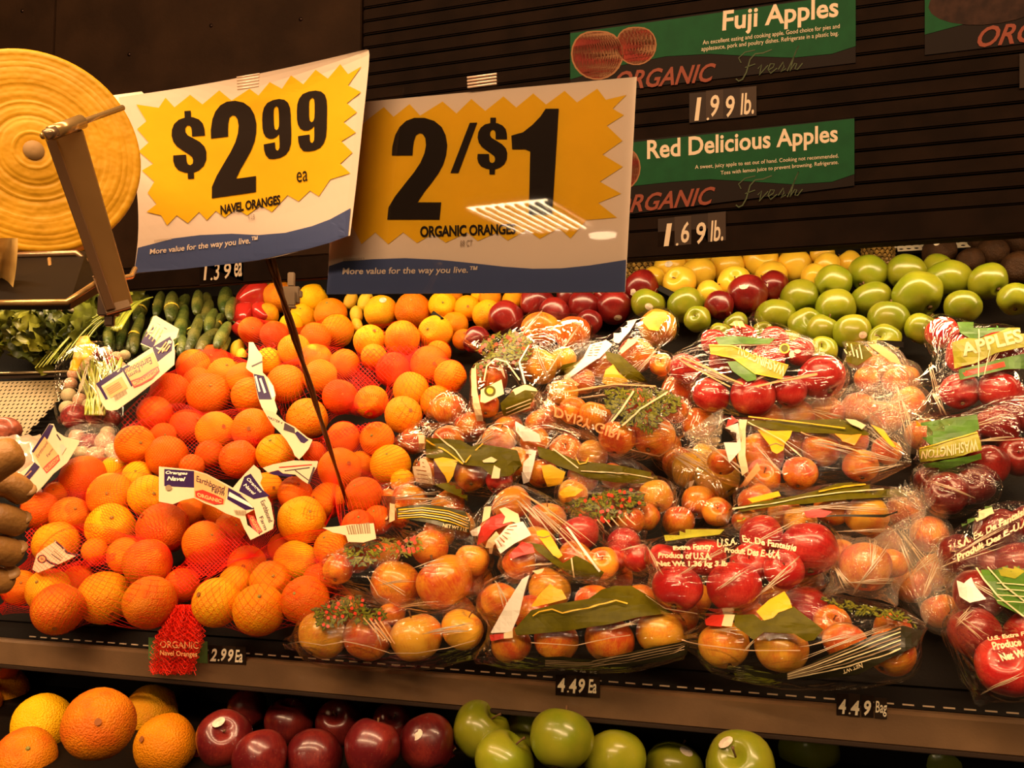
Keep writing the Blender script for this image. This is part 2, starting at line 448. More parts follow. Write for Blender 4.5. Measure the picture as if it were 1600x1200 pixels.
# ---------------------------------------------------------------- fruit: picture place, picture radius, height above the deck
PILES = []
def pile(key, place, kind, pts, t=.055, noun=None, group=None, lower=False, rr=None):
    PILES.append(dict(key=key, place=place, kind=kind, t=t, noun=noun or kind, group=group or (noun or kind) + 's in the ' + place,
                      lower=lower, rr=rr, f=[dict(px=p[0], py=p[1], r=p[2], m=(p[3] if len(p) > 3 else None)) for p in pts]))
    return PILES[-1]
# kinds -> (shape, material)
KIND = {'o': ('orange', ORANGE), 'd': ('orange', ORANGE_D), 'y': ('orange', ORANGE_Y), 'L': ('lemon', LEMON),
        'f': ('apple', FUJI), 'F': ('apple', FUJI_Y), 'r': ('apple', REDB), 'R': ('tall', REDD), 'D': ('tall', DARKR),
        'g': ('apple', GREEN), 'G': ('tall', GOLD), 'b': ('orange', BROWN)}
# netted oranges
pile('N1a', 'net bag beside the cucumbers', 'd', [(302,572,25),(332,562,23),(351,586,27),(382,593,27),(267,613,30),(310,597,23),(326,616,32),(391,618,28),(242,646,27)], .085, 'orange')
pile('N1b', 'net bag below the cucumber one', 'd', [(293,667,27),(337,674,30),(395,671,32),(211,695,30,'o'),(261,713,31),(255,681,20),(328,709,22),(373,718,29),(300,729,19)], .10, 'orange')
pile('N2', 'net bag behind the sign stem', 'd', [(393,516,20),(428,523,21),(460,547,25,'o'),(493,528,24),(526,517,26),(419,565,21,'o'),(493,563,25,'y'),(500,588,26,'o'),(538,570,24,'o'),(447,600,30),(480,654,31),(531,620,26),(580,628,26)], .075, 'orange')
pile('N3', 'net bag beside the wreath-print bag', 'd', [(628,529,28,'y'),(578,533,25,'y'),(584,557,20),(685,552,20),(615,578,27),(671,570,29),(703,588,25),(642,610,28,'o'),(683,629,26,'o'),(630,648,28,'o')], .075, 'orange')
pile('N4', 'net bag under the stem foot', 'o', [(537,684,25,'d'),(589,686,26),(531,733,33),(563,726,21),(610,726,31),(629,752,18),(512,782,27,'d'),(568,775,29,'d'),(461,771,26,'d'),(472,813,36),(431,708,29,'d'),(491,708,18,'d'),(418,762,24,'d'),(560,822,25,'d'),(590,812,22,'d')], .10, 'orange')
pile('F1a', 'net bag nearest the hand', 'o', [(131,747,34),(177,735,21),(215,744,23,'y'),(173,775,34),(233,775,31),(87,770,17),(63,798,28,'d'),(110,807,30,'y'),(173,824,36),(254,826,39)], .10, 'orange')
pile('F1b', 'front corner net bag', 'y', [(88,850,33),(197,868,28),(230,880,36),(148,860,19,'d'),(30,918,26,'o'),(75,922,32),(91,952,38),(163,934,39),(234,941,40),(122,908,24,'d')], .085, 'orange')
pile('F2', 'net bag above the 2.99 tag', 'o', [(320,848,33),(362,822,24,'d'),(520,856,28),(386,882,28,'d'),(462,878,34,'y'),(284,915,26,'d'),(368,912,26,'d'),(339,941,37,'y'),(422,908,30),(405,953,39),(477,938,36),(500,908,27),(440,855,21),(345,795,27,'d'),(298,800,22,'d'),(400,790,24,'d')], .085, 'orange')
# loose citrus under the header
pile('O1', 'loose heap right under the header', 'o', [(437,463,24,'y'),(489,466,22),(418,491,17,'y'),(473,497,21),(455,507,18),(517,491,25,'d'),(595,487,26,'y'),(645,485,28),(692,478,22),(730,482,20),(762,492,23,'y'),(711,508,21),(680,520,27,'y'),(724,531,17),(708,463,15),(766,466,17),(801,469,16),(748,463,12),(828,462,14)], .05, 'orange')
pile('LE', 'gap above the oranges', 'L', [(371,546,13),(377,556,10),(548,470,12),(571,472,14),(557,492,12),(558,508,10)], .045, 'lemon')
# loose apples
pile('RD', 'dark heap below the sign', 'R', [(791,499,27),(744,532,21),(838,476,27),(866,490,24),(912,480,26),(886,464,17),(960,481,26),(944,463,16),(920,505,20),(1003,449,26)], .05, 'red apple')
pile('RB', 'row before the yellow apples', 'R', [(1168,462,30),(1208,450,25),(1124,478,22)], .062, 'red apple')
pile('GO', 'yellow heap under the header', 'G', [(1048,420,25),(1092,403,22),(1020,436,18),(1063,442,25),(1093,428,25),(1108,460,21),(1136,418,26),(1147,442,25),(1140,396,18),(1188,406,27),(1236,390,19),(1242,416,26),(1206,434,24),(1286,397,18),(1272,434,21),(1326,413,20),(1172,392,16),(1293,415,19)], .05, 'yellow apple')
pile('GR', 'green heap', 'g', [(1013,476,26),(1072,477,28),(1090,499,20),(1302,442,27),(1356,428,29),(1416,426,29),(1306,482,30),(1362,470,31),(1434,461,36),(1482,438,33),(1544,440,28),(1388,500,31),(1332,520,28),(1382,532,25),(1440,514,26),(1504,480,27),(1586,468,25),(1286,516,25),(1250,466,29),(1212,496,30),(1260,510,28),(1192,520,17),(1465,419,22),(1150,505,18),(1232,538,22),(1286,548,22),(1126,520,17)], .06, 'green apple')
pile('BR', 'dark heap at the header end', 'b', [(1468,394,25),(1516,408,20),(1550,394,24),(1592,420,27),(1588,376,21),(1530,376,16)], .045, 'brown-skinned fruit')
# bagged apples
pile('A1', 'wreath bag beside the oranges', 'f', [(845,517,30),(895,522,28),(841,573,29,'F'),(766,590,27),(805,545,25),(760,634,20),(815,625,20),(790,560,22)], .085, 'apple')
pile('A2', 'bag with the white tag', 'f', [(1028,512,28,'F'),(995,555,28),(934,574,26),(908,597,22),(880,562,20,'F'),(965,590,19),(1033,570,18)], .085, 'apple')
pile('A3', 'bag with the mirrored lettering', 'f', [(964,684,28),(1020,680,33),(880,614,22,'F'),(930,650,25),(895,642,22),(1000,634,27),(1056,642,20)], .125, 'apple')
pile('A4', 'bag with lime ribbon under green apples', 'r', [(1110,618,28),(1176,620,33),(1234,612,25),(1284,590,34),(1072,576,24),(1130,565,22),(1200,562,25),(1115,535,20),(1160,528,22),(1210,532,22),(1250,550,22)], .105, 'red apple')
pile('A5', 'flattened bag behind the lime ribbon', 'f', [(1345,560,22),(1380,575,22),(1400,594,20),(1355,590,19)], .07, 'apple')
pile('A6', 'bag with the big leaf print', 'r', [(1472,520,24),(1515,555,34),(1568,550,36),(1500,612,28),(1562,612,32)], .11, 'red apple')
pile('A7', 'bag with upturned ribbon lettering', 'R', [(1560,668,32),(1500,692,30),(1598,650,28),(1545,728,30),(1590,715,30),(1470,705,26)], .11, 'red apple')
pile('A8', 'bag with green panel and side tie', 'f', [(1188,712,34),(1282,702,28),(1128,722,22),(1326,690,28),(1192,745,26),(1345,728,26),(1385,705,22),(1240,690,26),(1250,740,26)], .12, 'apple')
pile('A9', 'squashed bag under the green panel', 'f', [(1180,782,26),(1250,815,25,'F'),(1355,806,32,'F'),(1300,796,26),(1225,800,24),(1165,812,20)], .12, 'apple')
pile('A10', 'rucked clear bag by the red apples', 'f', [(1352,886,38),(1312,868,25),(1395,880,22)], .12, 'apple')
pile('A12', 'red bag with white lettering', 'r', [(1058,920,38),(1148,918,41),(1190,838,32),(1264,858,42),(1100,870,32),(1172,880,30),(1040,872,24),(1225,890,30)], .145, 'red apple')
pile('A13', 'small bag left of the white lettering', 'r', [(975,850,25),(997,872,22),(962,872,19)], .12, 'red apple')
pile('A14', 'bag with torn white tag', 'f', [(800,790,30),(776,832,28),(855,812,28),(840,852,30),(906,834,30,'r'),(898,874,28),(812,880,26),(942,880,24)], .115, 'apple')
pile('A15', 'middle wreath bag', 'f', [(895,772,23,'F'),(955,795,27),(1024,777,27,'F'),(920,805,24),(985,815,22),(1010,808,20)], .10, 'apple')
pile('A16', 'green panel bag beside the oranges', 'f', [(736,742,26),(780,752,21,'r'),(780,690,26),(700,690,25),(675,735,24),(808,722,22)], .095, 'apple')
pile('A17', 'long green panel bag', 'f', [(836,690,22),(846,740,24),(884,705,25),(925,712,24,'F'),(912,745,24),(960,745,22),(1003,758,20)], .095, 'apple')
pile('A18', 'bag with brown striped end', 'f', [(640,782,27),(700,790,26),(620,806,20),(718,820,23),(686,832,25),(608,778,15)], .10, 'apple')
pile('A19', 'bag above the corner bag', 'f', [(618,914,38),(694,910,43),(528,890,23),(672,856,28),(738,876,26),(600,870,24),(560,872,24)], .105, 'apple')
pile('A20', 'front bag at the oranges', 'F', [(504,993,37),(575,996,37,'f'),(650,996,39),(722,984,33),(540,955,24,'f'),(612,960,20,'f')], .085, 'apple')
pile('A21', 'front bag with green panel', 'f', [(858,920,32,'F'),(868,1000,34),(952,1000,38),(1030,988,35,'F'),(798,1008,30),(782,940,30),(930,945,32),(1000,945,30),(830,960,28)], .095, 'apple')
pile('A11', 'front bag with red and green print', 'F', [(1132,1008,38),(1220,1014,40),(1258,948,33,'r'),(1320,1005,32,'f'),(1392,1020,36,'f'),(1395,985,28,'f'),(1180,970,29,'f'),(1300,975,28,'f')], .10, 'apple')
pile('A22', 'nearest red bag', 'r', [(1530,930,38,'R'),(1592,930,38,'R'),(1524,992,38,'R'),(1572,1042,45),(1610,990,38),(1625,1045,40)], .11, 'red apple')
pile('A23', 'red bag above the nearest one', 'R', [(1500,868,30),(1560,830,34),(1592,885,34),(1545,885,26),(1610,820,30)], .12, 'red apple')
pile('A24', 'dark gap behind the front bags', 'D', [(1480,772,32),(1524,760,28),(1452,752,22)], .085, 'dark apple')
pile('A25', 'thin bag of yellow-green apples', 'G', [(1122,745,34),(1076,736,27),(1100,716,22)], .085, 'yellow-green apple')
pile('U1', 'half-hidden bag behind the green panel bag', 'f', [(700,640,26),(735,668,24),(645,690,20)], .05, 'apple')
pile('U7', 'half-hidden bag under the wreath bag', 'f', [(845,662,24),(872,640,24),(795,668,22)], .05, 'apple')
pile('U2', 'half-hidden bag beside the yellow-green apples', 'f', [(1062,610,26),(1092,662,26),(1062,725,26),(1040,700,24),(1092,785,26),(1060,815,24),(1120,800,22)], .05, 'apple')
pile('U3', 'half-hidden bag under the lime ribbon bag', 'f', [(1200,655,24),(1245,650,26),(1292,645,26),(1342,640,26),(1384,652,26),(1420,630,26),(1442,680,26),(1410,590,24)], .055, 'apple')
pile('U4', 'half-hidden bag behind the red tie', 'f', [(1415,800,28),(1452,835,28),(1462,895,30),(1425,915,28),(1380,845,26),(1470,955,28)], .05, 'apple')
pile('U5', 'half-hidden bag behind the torn tag bag', 'f', [(742,905,26),(770,945,26),(716,955,24)], .05, 'apple')
pile('U6', 'half-hidden bag under the red lettered bag', 'f', [(960,905,28),(1062,962,28),(1085,935,26),(1215,935,26),(1035,985,24),(1262,905,24)], .055, 'apple')
# tier below
pile('B1', 'lower tier', 'y', [(155,1131,52),(236,1114,40),(258,1164,46,'o'),(66,1131,44,'o'),(40,1184,44),(97,1196,40),(175,1200,43),(110,1140,34,'o'),(218,1190,34,'o')], noun='large orange', lower=True, rr=.043)
pile('B0', 'lower tier net', 'd', [(8,1080,33),(0,1137,24),(10,1040,20),(-35,1100,34)], noun='orange', lower=True, rr=.038)
pile('B2', 'lower tier', 'D', [(387,1107,29),(451,1131,36),(530,1131,36),(350,1155,42),(408,1186,42),(490,1186,42),(322,1196,37),(580,1170,43),(612,1132,31),(668,1162,42),(690,1196,34)], noun='dark red apple', lower=True, rr=.036)
pile('B3', 'lower tier', 'g', [(751,1140,44),(787,1188,46),(877,1155,47),(824,1140,33),(962,1188,46),(1054,1202,44),(1158,1196,50),(1262,1170,46),(1364,1210,46),(1470,1185,46)], noun='green apple', lower=True, rr=.038)

FR = []
for P in PILES:
    for f in P['f']:
        if P['lower']:
            d = P['rr'] * F / f['r']; p = at_d(f['px'], f['py'], d)
            if p.y > 1.27: p = at_Y(f['px'], f['py'], 1.27)
        else:
            p = bed(f['px'], f['py'], P['t'])
        if P['key'] == 'B3' and f['px'] > 1200: p = C + (p - C) * 1.10
        f['d'] = depth(p); f['P'] = P; f['d0'] = f['d']; FR.append(f)
# settle: where two overlap, the one higher in the picture goes back, the other comes forward
dirs = np.array([tuple(ray(f['px'], f['py'])) for f in FR]); rp = np.array([f['r'] / F for f in FR])
d = np.array([f['d'] for f in FR]); d0 = d.copy(); pyv = np.array([f['py'] + f['r'] * .8 for f in FR])
nf = len(FR)
for it in range(60):
    pos = dirs * d[:, None]; rad = rp * d
    D = np.linalg.norm(pos[:, None] - pos[None], axis=2); S = rad[:, None] + rad[None]
    ov = np.triu(S * .96 - D, 1); ii, jj = np.where(ov > 0)
    push = np.zeros(nf)
    for i, j in zip(ii, jj):
        a, b = (i, j) if pyv[i] < pyv[j] else (j, i)      # a goes back
        if abs(d0[a] - d0[b]) > .02: a, b = (a, b) if d0[a] > d0[b] else (b, a)
        push[a] += ov[i, j] * .30; push[b] -= ov[i, j] * .12
    d = np.clip(d + np.clip(push, -.01, .01), d0 - .055, d0 + .05)
for f, dd in zip(FR, d):
    f['c'] = at_d(f['px'], f['py'], float(dd)); f['R'] = f['r'] / F * float(dd)
    if not f['P']['lower']:
        t = t_of(f['c'])
        if t < f['R'] * .6:      # keep clear of the deck
            f['c'] = bed(f['px'], f['py'], f['R'] * .6); f['R'] = f['r'] / F * depth(f['c'])

ORD = ['', 'second ', 'third ', 'fourth ', 'fifth ', 'sixth ', 'seventh ', 'eighth ', 'ninth ', 'tenth ', 'eleventh ', 'twelfth ', 'thirteenth ', 'fourteenth ', 'fifteenth ', 'sixteenth ', 'seventeenth ', 'eighteenth ']
ROWN = {1: [''], 2: ['upper row', 'bottom row'], 3: ['top row', 'middle row', 'bottom row']}
def rank(P):
    fs = sorted(P['f'], key=lambda f: f['py']); rows = []
    for f in fs:
        if rows and f['py'] - sum(g['py'] for g in rows[-1]) / len(rows[-1]) < 21: rows[-1].append(f)
        else: rows.append([f])
    n = len(rows)
    names = ROWN.get(n) or ['top row'] + [ORD[i].strip() + ' row' for i in range(1, n - 1)] + ['bottom row']
    for row, nm in zip(rows, names):
        row.sort(key=lambda f: f['px'])
        for k, f in enumerate(row):
            if len(row) == 1: pos = 'single' if nm else 'only'
            elif k == 0: pos = 'leftmost'
            elif k == len(row) - 1: pos = 'rightmost'
            else: pos = ORD[k].strip() + ' from left' if ORD[k].strip() else 'next'
            f['pos'] = (pos + (' in ' + nm if nm else ''))
VAR = {}
def variant(shape, m, k):
    key = (shape, m.name, k)
    if key not in VAR:
        me = ME[shape][k].copy(); me.materials.append(m); VAR[key] = me
    return VAR[key]
COLW = {'L': 'yellow', 'b': 'brown'}
STICKERS = [(960,481,965,495),(944,463,946,468),(1003,449,990,456),(1168,462,1163,448),(1208,450,1196,447),(1013,476,1014,479),(1332,520,1347,523),(1468,394,1464,380),(668,1162,652,1149),(1054,1202,1071,1176),(1158,1196,1136,1163),(350,1155,342,1130),(1048,420,1045,413),(595,487,598,470)]
def orient(f, k):
    """spin of a fruit; some show the button or stem to the aisle"""
    u = rnd.random(); base = (C - f['c']).normalized()
    if k in 'odyb':
        if u < .45: ax = (base + Vector((rnd.uniform(-.7, .7), 0, rnd.uniform(.1, .9)))).normalized()
        elif u < .65: ax = -(base + Vector((rnd.uniform(-.7, .7), 0, rnd.uniform(-.6, .6)))).normalized()
        else: ax = Vector((rnd.uniform(-1, 1), rnd.uniform(.2, 1), rnd.uniform(-1, 1))).normalized()
    elif k == 'L': ax = Vector((rnd.uniform(-.6, .6), .2, 1)).normalized()
    else: ax = (Vector((0, 0, 1)) + Vector((rnd.uniform(-.8, .8), rnd.uniform(-.2, .9), rnd.uniform(-.3, .3)))).normalized() if u < .85 else (base * .9 + Vector((rnd.uniform(-.4, .4), 0, .4))).normalized()
    q = ax.to_track_quat('Z', 'Y')
    return q @ Matrix.Rotation(rnd.uniform(0, 6.28), 3, 'Z').to_quaternion()
for P in PILES:
    rank(P)
    for f in P['f']:
        k = f['m'] or P['kind']; shp, m = KIND[k]
        me = variant(shp, m, rnd.randrange(len(ME[shp])))
        nm = {'o': 'orange', 'd': 'orange', 'y': 'orange', 'L': 'lemon', 'b': 'mango'}.get(k, 'apple')
        if nm == 'mango': nm = 'dark_fruit'
        o = link(nm, me); o.location = f['c']; o.scale = (f['R'] * rnd.uniform(1.02, 1.06),) * 3
        o.rotation_mode = 'QUATERNION'; o.rotation_quaternion = orient(f, k)
        lab = f"{P['noun']} in {P['place']}, {f['pos']}"
        if P['key'] in ('A24',): lab = f"{P['noun']} in the {P['place']}, {f['pos']}"
        if P['key'] in ('B1', 'B2', 'B3'): lab = f"{P['noun']} on the lower tier, {f['pos']}"
        if P['key'] == 'B0': lab = f"netted orange on the lower tier corner, {f['pos']}"
        tag(o, lab, {'L': 'lemon', 'b': 'fruit'}.get(k, nm), P['group'])
        f['o'] = o
        if k in 'ody':
            link('stem_button', BUT, None, o); 
            if rnd.random() < .6: link('navel', NAV, None, o)
        elif k not in 'Lb':
            link('stem', STM, None, o); link('calyx', CAL, None, o)
        for s in STICKERS:
            if (s[0], s[1]) == (f['px'], f['py']):
                so = link('sticker', STI, None, o)
                # turn the sticker to its place on the skin
                r = ray(s[2], s[3]).normalized(); oc = C - f['c']; b = oc.dot(r); c = oc.dot(oc) - (f['R'] * .95) ** 2
                disc = b * b - c
                h = C + r * (-b - math.sqrt(disc)) if disc > 0 else f['c'] + (C - f['c']).normalized() * f['R']
                dl = o.rotation_quaternion.inverted() @ (h - f['c']).normalized()
                so.rotation_mode = 'QUATERNION'; so.rotation_quaternion = dl.to_track_quat('Z', 'Y'); so.scale = (1.0, 1.0, 1.03)
                o['label'] = lab.replace(P['noun'], P['noun'] + ' with sticker', 1)
BYK = {P['key']: P for P in PILES}

# ---------------------------------------------------------------- bags: a skin stretched over the fruit inside
def membrane(fruits, pole, NT=64, NP=112, pad=.0025, neck=None, its=160, wr=.0, clampT=.004, corners=()):
    """radii from the middle, taut over every fruit, gathered towards the neck; rows run from pole to pole"""
    cs = np.array([tuple(f['c']) for f in fruits]); rs = np.array([f['R'] + pad for f in fruits])
    c = cs.mean(0)
    z = np.array(tuple(Vector(pole).normalized())); a = np.cross(z, (0, 0, 1)) if abs(z[2]) < .9 else np.cross(z, (0, 1, 0))
    a /= np.linalg.norm(a); b = np.cross(z, a)
    th = (np.arange(NT) + .5) / NT * math.pi; ph = np.arange(NP) / NP * 2 * math.pi
    TH, PH = np.meshgrid(th, ph, indexing='ij')
    Dv = (np.cos(TH)[..., None] * z + (np.sin(TH) * np.cos(PH))[..., None] * a + (np.sin(TH) * np.sin(PH))[..., None] * b)
    ru = np.zeros((NT, NP))
    for q, r_ in zip(cs, rs):
        oc = q - c; bb = Dv @ oc; disc = bb * bb - (oc @ oc - r_ * r_)
        e = np.where(disc > 0, bb + np.sqrt(np.maximum(disc, 0)), 0); ru = np.maximum(ru, e)
    if neck is not None:
        nv = np.array(tuple(neck)) - c; nl = np.linalg.norm(nv); nd = nv / nl
        ang = np.arccos(np.clip(Dv @ nd, -1, 1)); ru = np.maximum(ru, np.where(ang < .07, nl, 0))
    for cp in corners:
        nv = np.array(tuple(cp)) - c; nl = np.linalg.norm(nv); nd = nv / nl
        ang = np.arccos(np.clip(Dv @ nd, -1, 1)); ru = np.maximum(ru, np.where(ang < .06, nl, 0))
    r = np.where(ru > 0, ru, ru[ru > 0].mean())
    wth = np.sin(TH) ** 2 + .02
    for _ in range(its):
        up = np.vstack([np.roll(r[:1], NP // 2, 1), r[:-1]]); dn = np.vstack([r[1:], np.roll(r[-1:], NP // 2, 1)])
        k = min(1.0, 1)
        av = (wth * (up + dn) / 2 + .35 * (np.roll(r, 1, 1) + np.roll(r, -1, 1)) / 2) / (wth + .35)
        r = np.maximum(ru, av * .9995)
    if wr:
        W = np.array([[noise.noise(Vector((math.cos(p) * 5, math.sin(p) * 5, t * 1.4 + c[0] * 7))) + .6 * noise.noise(Vector((math.cos(p) * 12, math.sin(p) * 12, t * 2 + c[0] * 9))) for p in ph] for t in th])
        r = r + wr * (.4 + np.abs(W) * 2) * (.6 + .8 * np.abs(np.cos(TH)))
    V = c + Dv * r[..., None]
    n = np.array(tuple(NRM)); p0 = np.array(tuple(P0)); tt = (V - p0) @ n
    if clampT is not None:
        V = V + np.where(tt < clampT, clampT - tt, 0)[..., None] * n
    return V, c, TH, PH
def skin_faces(NT, NP):
    return [(i * NP + k, i * NP + (k + 1) % NP, (i + 1) * NP + (k + 1) % NP, (i + 1) * NP + k) for i in range(NT - 1) for k in range(NP)]
BAGS = {}
def film_bag(key, label, pole_px=None, neck_px=None, tail=None, m=None, wr=.0012, corners=(), group='clear bags of apples', tie=True):
    P = BYK[key]; fr = P['f']; mid = sum((f['c'] for f in fr), Vector()) / len(fr)
    t = P['t']
    neck = bed(neck_px[0], neck_px[1], t + .01) if neck_px else None
    pole = (neck - mid) if neck else ((bed(pole_px[0], pole_px[1], t) - mid) if pole_px else Vector((1, 0, .1)))
    cps = [bed(x, y, t - .01) for x, y in corners]
    NT, NP = 58, 100
    V, c, TH, PH = membrane(fr, pole, NT, NP, .0055, neck, wr=wr, corners=cps)
    vs = V.reshape(-1, 3); fs = skin_faces(NT, NP)
    # the underside lies on what is below and is left off
    cen = vs[np.array(fs)].mean(1); cc = np.array(tuple(c)); nn = np.array(tuple(NRM))
    tmin = ((cen - np.array(tuple(P0))) @ nn)
    keep = [f for f, k in zip(fs, ((cen - cc) @ nn)) if k > -.03]
    uv = np.stack([PH / (2 * math.pi), TH / math.pi], -1).reshape(-1, 2)
    root = empty('apple_bag', mid)
    tag(root, label, 'bag of apples', group)
    me = mesh('film', vs, keep, True, uv); me.transform(Matrix.Translation(-mid))
    fo = link('film', me, m or FILM, root)
    bv = bvh_of(vs.tolist(), keep)
    if neck is not None and tie:
        ax = (neck - mid).normalized(); q = ax.to_track_quat('Z', 'Y')
        bm = bmesh.new(); bmesh.ops.create_cone(bm, radius1=.0052, radius2=.0052, depth=.007, segments=12, cap_ends=False)
        bmesh.ops.bevel(bm, geom=bm.edges[:], offset=.001, segments=1, affect='EDGES')
        bm.transform(Matrix.Translation(neck - mid + (C - neck).normalized() * .004) @ q.to_matrix().to_4x4())
        link('twist_tie', from_bm('twist_tie', bm, True), TIE, root)
    if neck is not None and tail:
        # gathered open end fanning out beyond the neck; tail = picture points of its far edge
        ends = [bed(x, y, t + .012) for x, y in tail]; nn_ = 40; rows = 12; tv, tf, tuv = [], [], []
        for i in range(rows):
            s = i / (rows - 1)
            for k in range(nn_):
                u = k / (nn_ - 1) * (len(ends) - 1); j = min(int(u), len(ends) - 2); e = ends[j].lerp(ends[j + 1], u - j)
                pnt = neck.lerp(e, s) + NRM * (.010 * math.sin(k * 1.9 + s * 2) * s + .012 * noise.noise(Vector((k * .25, s * 2, mid.x * 5))) * s)
                tv.append(pnt - mid); tuv.append((k / nn_ * .5, s * .6))
        for i in range(rows - 1):
            for k in range(nn_ - 1): tf.append((i * nn_ + k, i * nn_ + k + 1, (i + 1) * nn_ + k + 1, (i + 1) * nn_ + k))
        link('gathered_end', mesh('gathered_end', tv, tf, True, tuv), FILM_R, root)
    BAGS[key] = (root, bv, mid)
    return root, bv
FOLD = mat('film_fold', (.55, .40, .24), .12, spec=1.0, coat=1.0)  # pale colour stands in for the bright glints along the clear film's folds
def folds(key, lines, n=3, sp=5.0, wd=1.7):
    """pulled pleats of the film: thin raised ridges, their sheen put into a pale colour"""
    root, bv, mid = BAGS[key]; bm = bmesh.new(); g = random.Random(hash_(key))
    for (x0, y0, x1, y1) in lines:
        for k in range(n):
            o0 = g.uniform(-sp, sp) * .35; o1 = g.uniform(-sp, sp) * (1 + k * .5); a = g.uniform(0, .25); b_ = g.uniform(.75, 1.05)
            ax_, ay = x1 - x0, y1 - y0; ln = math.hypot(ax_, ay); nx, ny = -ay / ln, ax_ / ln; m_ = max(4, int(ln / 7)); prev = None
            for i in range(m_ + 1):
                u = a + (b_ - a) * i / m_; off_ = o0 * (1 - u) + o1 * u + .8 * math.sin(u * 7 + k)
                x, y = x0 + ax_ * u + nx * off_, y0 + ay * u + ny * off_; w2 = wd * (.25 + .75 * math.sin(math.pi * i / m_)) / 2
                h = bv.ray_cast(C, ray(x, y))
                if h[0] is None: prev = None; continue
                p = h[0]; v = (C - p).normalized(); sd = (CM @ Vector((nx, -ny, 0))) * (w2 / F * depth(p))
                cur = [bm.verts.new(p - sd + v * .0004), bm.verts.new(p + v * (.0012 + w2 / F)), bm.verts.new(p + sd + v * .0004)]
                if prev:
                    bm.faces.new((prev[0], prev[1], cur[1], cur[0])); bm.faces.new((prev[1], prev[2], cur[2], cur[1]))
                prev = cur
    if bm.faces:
        bmesh.ops.recalc_face_normals(bm, faces=bm.faces); bm.transform(Matrix.Translation(-mid)); o = link('film_fold_glints', from_bm('film_fold_glints', bm, True), FOLD, root); o['kind'] = 'stuff'
def hash_(s): return sum(ord(ch) * (i + 3) for i, ch in enumerate(s))
class On:
    """print and painted fold glints on a bag: picture points, kept as parts of the bag"""
    def __init__(s, key, tr): s.root, s.bv, s.mid = BAGS[key]; s.tr = tr; s.k = 0
    def fix(s, o):
        if o: o.data.transform(Matrix.Translation(-s.mid))
        return o
    def poly(s, pts, m, name='print_panel', up=0): s.k += 1; return s.fix(shape(s.tr(pts), s.bv, m, s.root, .0012 + .0004 * s.k, name))
    def leaves(s, pts, dens=.055, size=.95, berries=True):
        n0 = len(s.root.children); foliage(s.tr(pts), s.bv, s.root, dens, berries, size, .0016 + .0004 * s.k); s.k += 3
        for o in list(s.root.children)[n0:]: s.fix(o)
    def text(s, body, quad, m, bold=.02, italic=0.0, name='lettering'): s.k += 1; return s.fix(text(body, s.tr(quad), s.bv, m, s.root, bold, italic, 1.0, .0014 + .0004 * s.k, 9, name))
    def line(s, pts, wd, m, name='print_glint_line'): s.k += 1; return s.fix(stroke(s.tr(pts), wd, s.bv, m, s.root, .0014 + .0004 * s.k, name))  # print strokes, and some bright fold glints put into the colour
    def tagp(s, pts, m=None, lines=5):
        s.poly(pts, m or WHITE, 'paper_tag'); q = s.tr(pts)
        # a few rows of grey printing between the tag's first two and last two corners
        a, b = Vector(q[0][:2]), Vector(q[1][:2]); dd, cc = Vector(q[-1][:2]), Vector(q[-2][:2])
        for i in range(lines):
            u = (i + 1) / (lines + 1); p = a.lerp(dd, u); r_ = b.lerp(cc, u)
            s.k += 0
            s.fix(stroke([tuple(p.lerp(r_, .2)), tuple(p.lerp(r_, .8))], 1.1, s.bv, NAVEL, s.root, .0018 + .0004 * s.k, 'tag_print'))
# ---------------------------------------------------------------- the shop around the display
def struct(name, me, m):
    o = link(name, me, m); o['kind'] = 'structure'; return o
FLOORM = mat('floor_tile', (.22, .15, .10), .35, noise_amt=.2, noise_scale=3)
struct('floor', box_me('floor', -5, 5, -6, 2.6, -.05, 0), FLOORM)
struct('ceiling', box_me('ceiling', -5, 5, -6, 2.6, 3.2, 3.25), mat('ceiling_dark', (.10, .07, .05), .9))
struct('wall_back', box_me('wall_back', -5, 5, 2.45, 2.55, 0, 3.2), mat('wall_dark', (.03, .02, .015), .8, noise_amt=.3))

# ---------------------------------------------------------------- header: flat boards on one side, narrow slats on the other
HY = 1.50
HB = (at_Y(1300, 384, HY).z + at_Y(250, 452, HY).z) / 2
HTOP = CZ + 1.05
XS = at_Y(566, 250, HY).x
hd = tag(empty('header_panel', (XS, HY, HB)), 'black header panel of narrow slats and flat board hanging over the fruit', 'sign panel')
HM = mat('header_black', (.007, .0032, .0015), .75, spec=.03, noise_amt=.35, noise_scale=14, bump=.03, bump_scale=260)
def hpart(name, me, m=HM):
    me.transform(Matrix.Translation(-hd.location)); return link(name, me, m, hd)
z = HB + .045; pitch = .0262; i = 0
while z < HTOP:
    q = rnd.uniform(-.0008, .0008)
    hpart('slat', box_me('slat', XS, 2.6, HY - .003 + q, HY + .012, z + .0014, z + pitch - .0014, .0022)); z += pitch
hpart('backing_board', box_me('backing_board', XS, 2.6, HY + .012, HY + .03, HB, HTOP))
hpart('bottom_strip', box_me('bottom_strip', -3.8, 2.6, HY - .006, HY + .012, HB, HB + .044, .002))
for a, b in ((-3.8, -1.9), (-1.9, at_Y(86, 60, HY).x), (at_Y(86, 60, HY).x, XS - .004)):
    hpart('flat_board', box_me('flat_board', a + .001, b - .001, HY - .002, HY + .02, HB + .046, HTOP, .0015), mat('board_brown', (.015, .0068, .0028), .75, spec=.04, noise_amt=.35, noise_scale=8, bump=.05, bump_scale=120))
